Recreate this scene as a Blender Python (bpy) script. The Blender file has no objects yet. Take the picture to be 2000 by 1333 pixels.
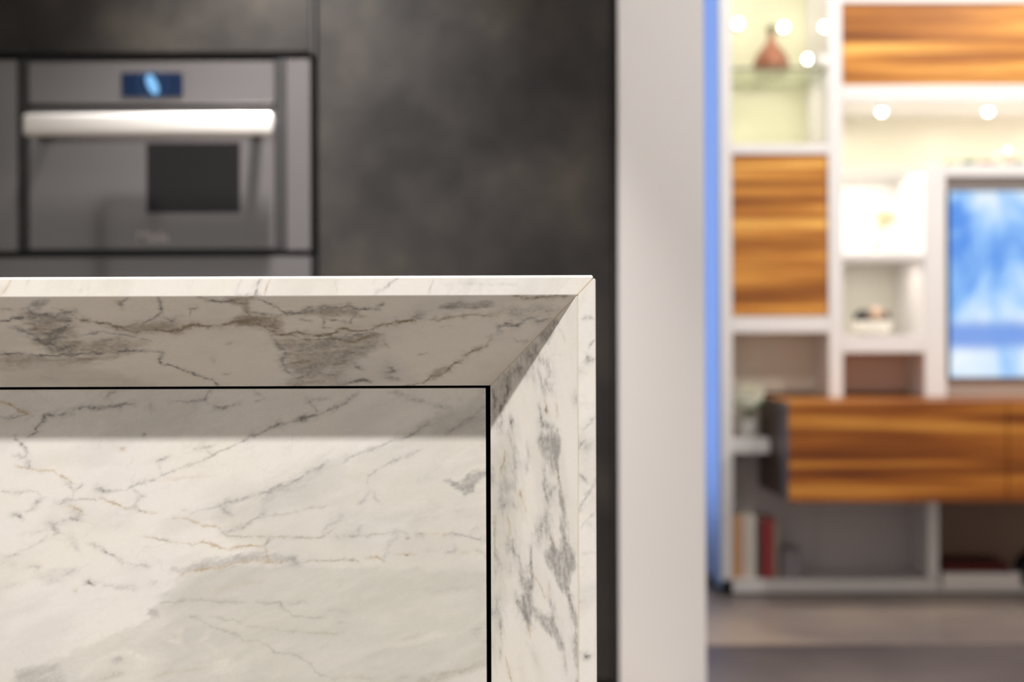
import bpy, bmesh, math, random
import numpy as np
from mathutils import Vector, Matrix

# ---------------------------------------------------------------- camera, world, lights, exposure
scene = bpy.context.scene
C = scene.collection
CX, CY, F = 1000.0, 666.5, 50.0 / 36.0 * 2000.0      # principal point and focal length in pixels
HC = 0.83                                            # camera height
ROLL = 0.0036
cam_d = bpy.data.cameras.new('camera')
cam = bpy.data.objects.new('camera', cam_d); C.objects.link(cam)
cam_d.sensor_width = 36; cam_d.lens = 50
cam.matrix_world = Matrix.Translation((0, 0, HC)) @ Matrix.Rotation(ROLL, 4, 'Y') @ Matrix.Rotation(math.pi / 2, 4, 'X')
cam_d.dof.use_dof = True
cam_d.dof.focus_distance = 1.495
cam_d.dof.aperture_fstop = 2.7
cam_d.clip_start = 0.05
scene.camera = cam
vs = scene.view_settings
vs.view_transform = 'Standard'; vs.look = 'None'; vs.gamma = 1; vs.use_curve_mapping = False
vs.exposure = 0.0
scene.cycles.use_denoising = True
scene.cycles.max_bounces = 8
scene.cycles.diffuse_bounces = 4

w = bpy.data.worlds.new('world'); scene.world = w; w.use_nodes = True
w.node_tree.nodes['Background'].inputs[0].default_value = (1.0, 0.955, 0.91, 1)
w.node_tree.nodes['Background'].inputs[1].default_value = 0.71

def area(name, loc, power, size, col=(1, .965, .925), rot=(0, 0, 0), spread=180, size_y=None):
    d = bpy.data.lights.new(name, 'AREA'); d.energy = power; d.color = col
    d.shape = 'DISK' if size_y is None else 'RECTANGLE'; d.size = size
    if size_y: d.size_y = size_y
    d.spread = math.radians(spread)
    o = bpy.data.objects.new(name, d); C.objects.link(o); o.location = loc; o.rotation_euler = rot
    return o
# kitchen downlights in front of the island (their rake draws the shadow line under the worktop)
for x, p in ((-1.25, 28), (-0.35, 37), (0.45, 19)):
    area('downlight_or_fill', (x, 0.34, 2.66), p * 0.62, 0.075, spread=104)
# downlight over the aisle by the tall cabinets
area('downlight_or_fill', (-0.48, 3.02, 2.66), 30, 0.12, spread=60)
area('downlight_or_fill', (0.95, 2.2, 2.66), 15, 0.12)  # added fill to brighten the pale wall end
area('downlight_or_fill', (2.3, 2.3, 2.66), 34, 0.12)  # added front fill reaching into the shelf cells
# living area downlights
for x, y, p in ((0.95, 3.72, 12), (1.7, 3.75, 16), (2.5, 3.7, 12)):
    area('downlight_or_fill', (x, y, 2.66), p, 0.1)

# blue light strip in the corner behind the wall end, washing the outer side of the shelving wall
area('accent_strip', (0.50, 4.78, 1.35), 2.6, 2.2, col=(.45, .62, 1.0), rot=(0, math.radians(-90), 0), size_y=0.03)

# ---------------------------------------------------------------- helpers
def unroll(px, py):
    dx, dy = px - CX, py - CY
    return px - ROLL * dy, py + ROLL * dx
def at(px, py, Y):
    px, py = unroll(px, py)
    return Vector(((px - CX) / F * Y, Y, HC + (CY - py) / F * Y))
def xat(px, py, Y): return at(px, py, Y).x
def zat(px, py, Y): return at(px, py, Y).z

def kat(px, py, Y):      # kitchen fronts share one level reference
    return Vector((at(px, 300, Y).x, Y, at(300, py, Y).z))
def lat(px, py, Y):      # so does the shelving wall
    return Vector((at(px, 600, Y).x, Y, at(1750, py, Y).z))

def tag(o, label=None, cat=None, group=None, kind=None):
    if label: o['label'] = label
    if cat: o['category'] = cat
    if group: o['group'] = group
    if kind: o['kind'] = kind
    return o
def empty(name, loc=(0, 0, 0), label=None, cat=None, group=None, kind=None):
    o = bpy.data.objects.new(name, None); C.objects.link(o); o.location = loc
    o.empty_display_size = 0.05
    return tag(o, label, cat, group, kind)
def link(name, bm, mat, parent=None, smooth=False):
    me = bpy.data.meshes.new(name)
    bmesh.ops.recalc_face_normals(bm, faces=bm.faces)
    if smooth is True:
        for f in bm.faces: f.smooth = True
    elif smooth:
        for f in bm.faces: f.smooth = True
        for e in bm.edges:
            if len(e.link_faces) == 2 and e.calc_face_angle(0) > smooth: e.smooth = False
    bm.to_mesh(me); bm.free()
    o = bpy.data.objects.new(name, me); C.objects.link(o)
    if mat: me.materials.append(mat)
    if parent:
        o.parent = parent
        pw = Vector((0, 0, 0)); q = parent
        while q is not None: pw += q.location; q = q.parent
        me.transform(Matrix.Translation(-pw))
    return o
def box(bm, x0, x1, y0, y1, z0, z1, bev=0.0, seg=2):
    g = bmesh.ops.create_cube(bm, size=1)['verts']
    for v in g:
        v.co = Vector(((x0 + x1) / 2 + v.co.x * abs(x1 - x0), (y0 + y1) / 2 + v.co.y * abs(y1 - y0), (z0 + z1) / 2 + v.co.z * abs(z1 - z0)))
    if bev:
        es = {e for v in g for e in v.link_edges}
        bmesh.ops.bevel(bm, geom=list(es), offset=bev, segments=seg, profile=0.5, affect='EDGES')
def boxo(name, dims, mat, parent=None, bev=0.0015, label=None):
    bm = bmesh.new(); box(bm, *dims, bev=bev)
    o = link(name, bm, mat, parent)
    if label: o['label'] = label
    return o
def lathe(bm, prof, center, n=32, close=True):
    rings = []
    cx, cy, cz = center
    for r, z in prof:
        if r < 1e-5: rings.append([bm.verts.new((cx, cy, cz + z))])
        else: rings.append([bm.verts.new((cx + r * math.cos(2 * math.pi * i / n), cy + r * math.sin(2 * math.pi * i / n), cz + z)) for i in range(n)])
    for a, b in zip(rings, rings[1:]):
        for i in range(n):
            j = (i + 1) % n
            if len(a) == 1 and len(b) == 1: continue
            if len(a) == 1: bm.faces.new((a[0], b[j], b[i]))
            elif len(b) == 1: bm.faces.new((a[i], a[j], b[0]))
            else: bm.faces.new((a[i], a[j], b[j], b[i]))
def tube(bm, pts, rad, n=10, cap=True):
    pts = [Vector(p) for p in pts]
    rads = rad if isinstance(rad, (list, tuple)) else [rad] * len(pts)
    rings = []; up = None
    for i, p in enumerate(pts):
        t = (pts[min(i + 1, len(pts) - 1)] - pts[max(i - 1, 0)]).normalized()
        if up is None:
            up = t.orthogonal().normalized()
        up = (up - t * up.dot(t)).normalized(); s = t.cross(up)
        rings.append([bm.verts.new(p + (up * math.cos(2 * math.pi * k / n) + s * math.sin(2 * math.pi * k / n)) * rads[i]) for k in range(n)])
    for a, b in zip(rings, rings[1:]):
        for k in range(n): bm.faces.new((a[k], a[(k + 1) % n], b[(k + 1) % n], b[k]))
    if cap: bm.faces.new(rings[0][::-1]); bm.faces.new(rings[-1])

def mat(name, col, rough=0.5, metal=0.0, spec=0.5, emit=None, es=0.0, trans=0.0, ior=1.45, coat=0.0):
    m = bpy.data.materials.new(name); m.use_nodes = True
    b = m.node_tree.nodes['Principled BSDF']
    b.inputs['Base Color'].default_value = (*col, 1)
    b.inputs['Roughness'].default_value = rough; b.inputs['Metallic'].default_value = metal
    b.inputs['Specular IOR Level'].default_value = spec
    b.inputs['IOR'].default_value = ior
    b.inputs['Transmission Weight'].default_value = trans
    b.inputs['Coat Weight'].default_value = coat
    if emit:
        b.inputs['Emission Color'].default_value = (*emit, 1); b.inputs['Emission Strength'].default_value = es
    return m
def nodes(m): return m.node_tree.nodes, m.node_tree.links
def noise_color(m, stops, scale=(1, 1, 1), nscale=3.0, detail=6, rough=0.55, dist=0.0, bump=0.0, loc=(0, 0, 0), rot=(0, 0, 0)):
    N, L = nodes(m); b = N['Principled BSDF']
    tc = N.new('ShaderNodeTexCoord'); mp = N.new('ShaderNodeMapping'); mp.inputs['Scale'].default_value = scale
    mp.inputs['Location'].default_value = loc; mp.inputs['Rotation'].default_value = rot
    geo = N.new('ShaderNodeNewGeometry')
    L.new(geo.outputs['Position'], mp.inputs[0])
    n = N.new('ShaderNodeTexNoise'); n.inputs['Scale'].default_value = nscale; n.inputs['Detail'].default_value = detail
    n.inputs['Roughness'].default_value = rough; n.inputs['Distortion'].default_value = dist
    L.new(mp.outputs[0], n.inputs['Vector'])
    r = N.new('ShaderNodeValToRGB'); e = r.color_ramp.elements
    while len(e) < len(stops): e.new(0.5)
    for k, (p, c) in enumerate(stops): e[k].position = p; e[k].color = (*c, 1)
    L.new(n.outputs['Fac'], r.inputs[0]); L.new(r.outputs[0], b.inputs['Base Color'])
    if bump:
        bp = N.new('ShaderNodeBump'); bp.inputs['Strength'].default_value = bump; bp.inputs['Distance'].default_value = 0.001
        L.new(n.outputs['Fac'], bp.inputs['Height']); L.new(bp.outputs[0], b.inputs['Normal'])
    return m
# ---------------------------------------------------------------- marble: veins laid out on the slabs' own surfaces
K = 1850.0   # drawing units per metre on the stone
Y0, DEP = 1.46, 0.09
XM, ZM = 0.0668, 0.877           # where the mitre meets the front arris
XI, ZI = -0.0237, 0.7817         # inner corner of the splayed frame
YP = 1.5565                      # face of the recessed panel
def s_front(px, py):             # points traced on the front edges of the slabs
    p = at(px, py, Y0); return p.x * K, -p.z * K
def s_panel(px, py):
    p = at(px, py, YP); return p.x * K, -p.z * K
def s_top(px, py):               # splayed underside of the worktop: (along, down the slope)
    px, py = unroll(px, py); k = (CY - py) / F
    t = (ZM - HC - k * Y0) / ((ZM - ZI) + k * DEP)
    y = Y0 + DEP * t
    return (px - CX) / F * y * K, t * math.hypot(ZM - ZI, DEP) * K
def s_leg(px, py):               # splayed face of the leg: (across the slope, down)
    px, py = unroll(px, py); k = (px - CX) / F
    t = (XM - k * Y0) / ((XM - XI) + k * DEP)
    y = Y0 + DEP * t
    return -t * math.hypot(XM - XI, DEP) * K, -(HC + (CY - py) / F * y) * K

# kinds of mark: g grey, d dark grey, o ochre, w pale, m grey with ochre
P_V = [  # recessed panel: (kind, width, strength, points)
 ('g',2.2,.45,[(0,815),(12,818),(30,814),(48,811)]), ('o',2.6,.6,[(0,785),(12,789),(27,794.5),(41,804),(54,810),(66,811)]),
 ('g',3,.6,[(264,789.6),(244,790.5),(231,793.7),(198,797),(178,797),(165,795.5),(149,798),(140,806),(119,808.6),(99,811),(83,812),(89,819),(78,829),(69,834),(72,844),(63,849),(51,853)]),
 ('g',3.2,.45,[(29.7,852),(30,858),(42,868),(50,877),(53,885),(50,893),(40,890),(27,889)]), ('g',3,.35,[(50,905),(58,900),(57,912),(42,911)]),
 ('o',2,.4,[(30,912),(57,915),(70,920),(88,920),(104,922),(116,928),(130,936),(140,944),(150,948)]), ('g',4,.45,[(133,946),(137,952),(145,958),(155,954),(160,950)]),
 ('g',4.5,.5,[(190,956),(200,960),(210,961),(232,959)]), ('g',2,.35,[(232,959),(245,957),(256,951),(275,944),(297,937),(316,929),(341,920),(358,913),(375,908),(396,899),(416,889),(425,885),(445,876),(461,868),(475,862)]),
 ('g',3.2,.55,[(475,862),(488,854),(503,848),(520,840),(530,836),(545,829),(560,826),(582,820),(590,819),(610,814),(625,809),(645,799),(660,793),(675,787),(690,776),(698,769)]),
 ('d',5,.4,[(580,821),(592,818),(600,816)]), ('g',2.5,.22,[(257,950),(265,962),(275,968),(283,972)]), ('g',3,.45,[(306,903),(318,897),(328,894)]), ('g',3,.15,[(310,905),(315,925)]),
 ('o',3,.5,[(240,877),(242,877.5)]), ('g',2.8,.5,[(206,776),(214,770),(224,764)]), ('g',4,.35,[(293,795),(293,797)]), ('d',3,.4,[(280,848),(281,849)]),
 ('g',2.2,.4,[(329,785),(340,786),(356,785),(366,785),(385,782),(401,779)]), ('g',2.5,.45,[(414,763),(404,771),(401,781),(406,790)]), ('g',4,.55,[(419,793),(435,796),(449,794),(468,786)]),
 ('g',2.5,.35,[(495,766),(509,772),(516,779),(498,785)]), ('g',3,.45,[(599,778),(607,790),(617,799),(626,805)]), ('g',3,.22,[(604,779),(625,779),(643,777)]),
 ('g',3.2,.3,[(383,879),(392,878),(405,872),(418,870)]), ('g',2,.25,[(405,881),(418,888)]),
 ('g',3.2,.32,[(638,902),(628,912),(600,926),(584,936),(559,948),(544,951),(525,962),(501,967),(468,975),(455,980),(432,988)]), ('g',10,.16,[(630,915),(600,935),(560,955),(530,968),(515,990),(512,1006)]),
 ('g',5,.3,[(462,978),(445,983),(432,988)]), ('g',2,.2,[(432,988),(410,993),(390,997),(370,1004)]), ('g',3.2,.35,[(432,990),(440,1001),(455,1008)]), ('g',2.2,.18,[(352,994),(360,996),(372,1003)]),
 ('g',3.2,.35,[(515,1008),(493,1016),(480,1027),(462,1032),(447,1039),(435,1039)]), ('m',2.2,.2,[(515,1008),(540,1006),(565,1003),(600,993),(635,989)]),
 ('o',2,.4,[(338,1012),(355,1012),(372,1014),(395,1027),(415,1029),(430,1030)]), ('m',2.2,.32,[(428,1034),(437,1043),(445,1048),(460,1049),(490,1049),(520,1050),(555,1049),(590,1049),(625,1049),(636,1046),(650,1036)]),
 ('d',2.6,.4,[(300,1052),(310,1053),(323,1054)]), ('o',2,.38,[(281,1047),(292,1052),(323,1055),(338,1061),(360,1063),(375,1064),(395,1058),(413,1062),(425,1066)]),
 ('o',2.3,.5,[(395,1058),(413,1062),(430,1070),(450,1073)]), ('o',2,.45,[(450,1073),(475,1069),(490,1067),(515,1067)]),
 ('g',2.8,.35,[(525,1049),(523,1059),(518,1069)]), ('o',2,.35,[(518,1069),(521,1080),(524,1087),(523,1098)]),
 ('o',2.4,.45,[(370,1117),(400,1113),(430,1109),(460,1101),(478,1097),(500,1094),(530,1098),(560,1098)]),
 ('g',4,.5,[(337,1112),(345,1113),(352,1115),(360,1114)]), ('o',2.4,.35,[(343,1133),(352,1128),(362,1118)]),
 ('g',5,.35,[(551,1096),(560,1090),(573,1093),(578,1102)]), ('m',2.2,.35,[(592,1099),(605,1097),(620,1096),(640,1097),(670,1094),(690,1093),(700,1097)]),
 ('o',3,.45,[(714,1090),(722,1087),(737,1089),(745,1095),(752,1098)]), ('g',3.8,.4,[(836,826),(820,837),(808,847),(795,854),(775,857)]), ('g',3,.35,[(775,857),(752,869),(729,876),(704,884),(683,893),(675,902)]),
 ('g',5,.28,[(762,768),(777,768),(803,777),(830,787),(857,792),(878,795),(882,805)]), ('g',3.5,.38,[(946,793),(935,805),(915,818),(900,825),(885,838),(870,850)]),
 ('g',3.2,.26,[(823,879),(808,887),(787,895),(767,900),(745,912),(729,923),(719,933),(716,946)]), ('g',5,.14,[(787,895),(765,900)]),
 ('g',3.5,.28,[(703,988),(716,973),(722,963)]), ('g',3.5,.28,[(731,963),(734,975),(744,983)]), ('g',3.5,.24,[(667,1004),(665,1015),(650,1022),(640,1030),(630,1040)]),
 ('g',7,.13,[(668,1018),(685,1022),(695,1010)]), ('g',2.5,.22,[(655,1045),(662,1055)]), ('g',3.2,.4,[(672,1048),(690,1048),(700,1048),(713,1047),(722,1044)]), ('m',2.2,.3,[(722,1044),(745,1043),(756,1042)]),
 ('g',4,.25,[(701,1030),(702,1045)]), ('g',3.4,.32,[(755,1041),(768,1043),(775,1038),(793,1042)]), ('d',3.8,.33,[(810,1043),(826,1044)]), ('o',2.2,.25,[(826,1045),(850,1044),(880,1043)]),
 ('g',3,.38,[(880,1043),(900,1047),(920,1050),(935,1055),(948,1055)]), ('g',5,.24,[(778,1048),(768,1056)]), ('g',4,.28,[(768,1058),(757,1074),(752,1083),(750,1096)]), ('d',3,.3,[(795,1052),(797,1053)]),
 ('g',2,.25,[(948,1025),(930,1032),(920,1038)]), ('o',2.4,.22,[(775,1083),(795,1083),(815,1083)]), ('g',3,.25,[(835,1079),(845,1077)]), ('g',3.2,.28,[(868,1080),(880,1078),(892,1079)]), ('g',4,.18,[(886,1066),(887,1077)]),
 ('o',3,.25,[(900,1080),(912,1080)]), ('m',2.4,.25,[(928,1077),(945,1080),(949,1092)]), ('d',1.6,.5,[(795,1083.5),(795.8,1084)]),
 ('g',2.6,.28,[(0,961),(17,961),(33,964),(60,960),(73,960),(81,970),(86,970)]), ('g',4,.36,[(77,973),(70,986),(61,996),(50,1001)]), ('g',4.5,.3,[(42,1012),(35,1005),(17,1007)]), ('d',3,.3,[(36,1007),(41,1012)]),
 ('g',4,.42,[(107,981),(119,981),(132,976)]), ('g',3,.4,[(132,976),(148,976),(165,974),(182,974),(198,975)]), ('o',2.2,.5,[(198,975),(215,982),(231,988),(243,990)]), ('m',3.2,.42,[(245,991),(255,994),(265,993),(275,998),(285,1000)]),
 ('o',2,.3,[(275,997),(290,1001),(305,1003)]), ('g',3,.18,[(260,988),(270,975),(283,967)]), ('g',2.2,.22,[(145,958),(143,968),(140,975)]), ('o',2.4,.4,[(137,989),(150,993),(162,1003),(165,1006)]),
 ('g',9,.26,[(148,1003),(155,1012)]), ('g',3.4,.34,[(158,1020),(148,1014),(140,1012),(128,1017),(118,1023),(107,1025),(97,1024)]), ('g',4.4,.34,[(97,1024),(105,1033),(110,1040),(103,1046)]),
 ('g',2.8,.3,[(93,1048),(80,1057),(65,1066),(47,1073),(35,1081),(15,1088)]), ('g',2.2,.18,[(110,1040),(122,1043)]), ('g',3,.12,[(88,1035),(60,1043),(38,1047)]), ('g',5.5,.18,[(139,1045),(143,1060),(150,1071),(156,1080)]),
 ('g',3.2,.36,[(178,1062),(198,1072),(213,1084),(231,1089)]), ('g',4.5,.34,[(228,1088),(238,1097),(243,1100)]), ('g',2.4,.25,[(243,1099),(265,1104),(282,1107)]), ('g',3.4,.36,[(273,1105),(282,1107),(290,1108)]),
 ('d',4.5,.45,[(168,1135),(176,1139),(184,1143)]), ('g',4.4,.24,[(198,1142),(212,1146),(230,1148),(245,1150),(262,1149),(270,1147)]), ('g',3,.22,[(262,1150),(262,1158)]), ('g',4,.26,[(298,1143),(308,1139)]),
 ('g',4,.24,[(53,1110),(66,1105),(78,1109)]), ('g',4,.2,[(127,1125),(147,1115)]), ('g',7,.16,[(5,1092),(20,1100),(27,1104)]), ('g',4,.12,[(0,1150),(20,1145),(50,1137)]), ('o',4,.25,[(146,1153),(148,1156)]),
 ('g',4,.13,[(95,1115),(120,1113),(146,1114)]), ('g',4,.15,[(95,1133),(115,1138)]),
 ('g',2.5,.22,[(310,1180),(345,1176),(370,1171),(395,1172),(430,1176),(480,1179)]), ('g',3.4,.2,[(362,1204),(380,1205),(392,1212)]), ('g',2.8,.2,[(411,1205),(430,1207),(440,1213),(455,1210),(470,1216)]),
 ('g',2.4,.24,[(400,1218),(420,1228),(445,1235),(465,1243),(480,1252),(506,1253),(526,1264),(538,1275),(571,1279),(593,1289),(610,1299),(614,1313),(625,1318),(650,1326)]),
 ('g',2.2,.26,[(497,1176),(520,1178),(547,1178),(552,1190),(565,1195),(571,1205),(590,1205),(635,1208)]), ('g',2.2,.2,[(565,1180),(590,1176),(600,1180)]), ('g',4,.2,[(549,1186),(554,1192)]),
 ('m',2.2,.18,[(480,1225),(530,1228),(545,1233),(600,1236),(625,1237),(650,1240),(675,1233)]), ('g',3,.16,[(635,1193),(660,1192),(680,1196)]), ('g',2.4,.14,[(660,1217),(680,1218)]),
 ('w',9,.4,[(160,1325),(180,1300),(205,1286),(232,1273),(265,1280),(284,1290),(262,1305)]), ('g',5,.28,[(224,1290),(233,1287),(238,1290)]), ('w',5,.32,[(330,1250),(345,1256),(362,1266)]), ('w',4.5,.3,[(345,1253),(352,1240),(354,1228)]),
 ('w',16,.35,[(410,1297),(450,1304)]), ('w',5,.25,[(395,1255),(405,1240),(408,1225)]), ('w',5,.2,[(395,1255),(415,1268),(430,1275)]), ('w',6,.16,[(760,1262),(820,1250),(880,1238)]), ('g',5,.12,[(785,1250),(820,1243)]),
 ('g',4,.22,[(925,1232),(938,1228)]), ('g',4,.22,[(932,1240),(938,1252),(949,1255)]), ('m',7,.25,[(950,1296),(900,1311),(850,1325),(820,1336)]), ('g',5,.2,[(780,1328),(795,1325)]), ('m',4,.14,[(650,1327),(690,1322),(730,1328)]),
 ('g',7,.2,[(180,1330),(215,1320),(240,1318)]), ('o',3,.14,[(300,1320),(345,1312),(400,1307)]), ('o',5,.14,[(405,1160),(440,1148),(480,1140),(520,1136)]), ('g',4,.1,[(845,1160),(880,1150),(930,1148)]),
 ('o',4,.12,[(258,940),(420,930)]), ('g',5,.1,[(360,1170),(330,1163),(310,1167)]), ('g',5,.1,[(820,940),(850,935)]), ('w',5,.2,[(870,905),(900,885),(930,870)]),
 ('g',4,.12,[(810,1010),(840,995),(860,985)]), ('g',3,.12,[(890,1000),(905,995)])]
P_P = [  # (kind, softness, strength, points)
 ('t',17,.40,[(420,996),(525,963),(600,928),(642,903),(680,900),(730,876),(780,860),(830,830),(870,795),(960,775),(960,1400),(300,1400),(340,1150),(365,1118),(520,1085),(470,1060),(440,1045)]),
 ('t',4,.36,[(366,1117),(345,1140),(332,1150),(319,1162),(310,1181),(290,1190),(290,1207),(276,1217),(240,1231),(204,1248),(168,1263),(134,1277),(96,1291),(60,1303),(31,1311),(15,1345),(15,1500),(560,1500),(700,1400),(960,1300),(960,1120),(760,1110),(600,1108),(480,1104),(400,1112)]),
 ('g',5,.36,[(360,1113),(375,1096),(400,1094),(440,1088),(480,1081),(530,1083),(570,1088),(578,1095),(590,1105),(575,1105),(550,1098),(500,1096),(470,1099),(430,1107),(400,1111),(368,1118)]),
 ('g',4,.16,[(362,1113),(372,1099),(400,1097),(402,1110)]),
 ('g',3,.6,[(868,940),(880,937),(898,945),(908,935),(912,925),(928,920),(950,915),(952,932),(930,945),(925,960),(905,966),(893,957),(880,947)]), ('g',3,.25,[(882,942),(900,948),(903,963),(892,955)]),
 ('g',8,.2,[(832,832),(860,816),(900,812),(955,800),(955,850),(850,850)]),
 ('g',6,.16,[(60,1132),(75,1112),(110,1118),(147,1113),(130,1130),(120,1142),(80,1137)]),
 ('g',3,.28,[(291,1190),(306,1192),(310,1205),(295,1208)]),
 ('g',5,.3,[(31,1313),(60,1305),(110,1297),(128,1330),(125,1400),(20,1400)]), ('g',5,.2,[(55,1325),(80,1322),(80,1400),(50,1400)]),
 ('g',14,.1,[(0,764),(600,764),(697,766),(600,815),(470,864),(300,850),(0,840)]),
 ('g',8,.12,[(700,1010),(800,1000),(850,1010),(800,1030)])]
T_V = [  # splayed underside of the worktop
 ('g',4,.45,[(0,626),(15,627),(30,622),(48,621),(60,620),(95,612)]), ('g',5,.4,[(55,605),(65,613),(90,617),(105,620),(130,610),(145,610)]), ('g',7,.5,[(130,618),(133,635),(120,645),(110,650),(105,660),(95,672),(120,680)]),
 ('g',5,.45,[(30,640),(50,648),(65,655),(75,665),(90,668)]), ('d',8,.4,[(108,676),(125,682),(145,676)]), ('g',4,.3,[(60,632),(80,628),(100,635)]), ('g',3,.35,[(65,662),(85,672),(100,684)]), ('g',2.8,.5,[(0,691),(30,692),(80,695),(130,694),(150,693),(185,688),(205,692)]),
 ('g',3.4,.45,[(220,690),(240,687),(270,685),(300,686),(318,688)]), ('m',4,.5,[(150,625),(170,628),(200,631),(225,637),(245,642),(260,648),(285,646),(310,645),(340,648),(355,643),(375,635),(405,638),(440,635),(465,628),(490,628)]),
 ('g',3.6,.4,[(248,583),(235,592),(238,605)]), ('g',2.8,.38,[(311,580),(314,600),(315,612),(300,622),(275,633)]), ('g',3.4,.3,[(325,622),(335,630),(345,620),(358,616)]), ('g',3,.25,[(372,618),(375,605),(385,600)]),
 ('g',3,.45,[(385,580),(410,586),(440,590),(455,586)]), ('g',2.8,.5,[(318,690),(312,702),(315,712),(335,715),(352,722),(375,730),(395,738),(415,742),(425,755)]), ('g',5,.3,[(372,728),(385,734)]),
 ('g',5,.22,[(418,700),(418,708)]), ('g',5,.12,[(445,674),(455,670)]), ('g',3,.2,[(438,733),(447,732)]),
 ('g',3.4,.42,[(490,612),(540,616),(580,612),(605,603),(640,600),(665,602),(680,597),(700,605),(735,602),(750,592)]), ('g',3,.35,[(590,625),(607,627)]), ('g',3,.35,[(632,640),(635,630),(632,622),(685,630),(690,622),(695,612)]), ('g',3.5,.4,[(632,640),(648,640)]),
 ('m',3.4,.6,[(535,650),(560,656),(580,650),(600,654),(625,656),(655,650),(665,643),(690,647),(720,645),(745,636),(775,630),(800,626),(820,622)]), ('g',3.4,.38,[(640,662),(665,665),(690,658),(720,650),(740,652)]),
 ('g',14,.22,[(580,690),(620,674),(662,669)]), ('g',10,.22,[(600,722),(650,700),(690,690),(735,672)]), ('g',5,.35,[(530,655),(545,675),(560,690),(550,705),(560,725),(572,732)]), ('g',4,.45,[(672,750),(690,745),(710,742),(725,748)]),
 ('g',6,.35,[(698,715),(704,722)]), ('g',6,.38,[(760,715),(768,725),(755,735),(775,740)]), ('g',5,.28,[(748,668),(756,676)]), ('g',3,.32,[(820,693),(835,690)]), ('g',7,.34,[(800,622),(815,620),(822,614)]), ('m',3.4,.42,[(840,625),(860,622),(880,620),(920,616),(970,615)]),
 ('m',3.4,.42,[(1003,579),(1040,583),(1070,580),(1110,577)]), ('g',10,.2,[(975,603),(1010,610),(1050,606),(1090,608)]), ('g',5.5,.42,[(975,648),(974,640),(990,635),(1008,637),(1018,628)]), ('g',5,.3,[(1018,628),(1035,622),(1050,628),(1075,622)]), ('m',2.6,.22,[(1000,660),(1010,668),(1040,668)]),
 ('m',3.6,.55,[(828,748),(838,740),(850,730)]), ('m',3.6,.6,[(850,736),(870,728),(880,718),(892,708),(906,702)]), ('m',3.6,.55,[(909,694),(925,687),(940,680),(950,676)]), ('g',3,.25,[(950,676),(955,665),(962,656)]), ('m',2.5,.35,[(780,756),(805,752),(828,748)]),
 ('m',2.2,.4,[(565,655),(600,665),(640,662),(690,668),(730,655)]), ('g',2,.35,[(505,585),(540,600),(560,612),(600,612)]), ('m',2,.35,[(470,600),(500,628),(535,652)]), ('g',2.2,.3,[(100,600),(135,612),(160,628)]), ('g',2,.3,[(20,640),(60,655),(90,650),(130,660)]), ('g',2,.3,[(160,655),(200,648),(250,655),(300,668)]), ('m',2,.3,[(560,712),(600,705),(650,712),(690,700)]), ('g',2,.28,[(575,740),(620,728),(660,735)]),
 ('g',5,.25,[(0,606),(20,606)]), ('g',3,.2,[(660,668),(700,640)]), ('g',2,.14,[(860,640),(880,637)]), ('g',5,.14,[(80,735),(110,742)]), ('g',3,.2,[(185,668),(232,662)])]
T_P = [
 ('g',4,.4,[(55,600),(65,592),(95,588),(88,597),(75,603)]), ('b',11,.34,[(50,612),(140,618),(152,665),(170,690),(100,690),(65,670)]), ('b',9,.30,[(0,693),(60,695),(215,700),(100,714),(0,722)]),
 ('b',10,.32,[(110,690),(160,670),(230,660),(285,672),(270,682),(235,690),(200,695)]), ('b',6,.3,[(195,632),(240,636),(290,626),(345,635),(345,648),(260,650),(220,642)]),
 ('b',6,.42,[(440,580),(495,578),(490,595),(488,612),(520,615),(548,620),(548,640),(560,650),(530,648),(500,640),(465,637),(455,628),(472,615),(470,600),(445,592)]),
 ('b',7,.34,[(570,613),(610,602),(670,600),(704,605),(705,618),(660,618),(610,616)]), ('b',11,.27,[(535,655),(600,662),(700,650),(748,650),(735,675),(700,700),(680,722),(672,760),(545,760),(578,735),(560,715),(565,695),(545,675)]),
 ('g',4,.42,[(857,600),(880,592),(900,588),(962,590),(958,601),(890,606)]), ('g',4,.3,[(868,600),(885,592),(895,602)]), ('g',4,.3,[(840,736),(845,720),(875,714),(872,726),(850,738)]),
 ('t',10,.4,[(0,700),(140,705),(300,752),(0,760)]), ('t',12,.25,[(660,700),(760,690),(830,750),(670,757)])]
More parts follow.
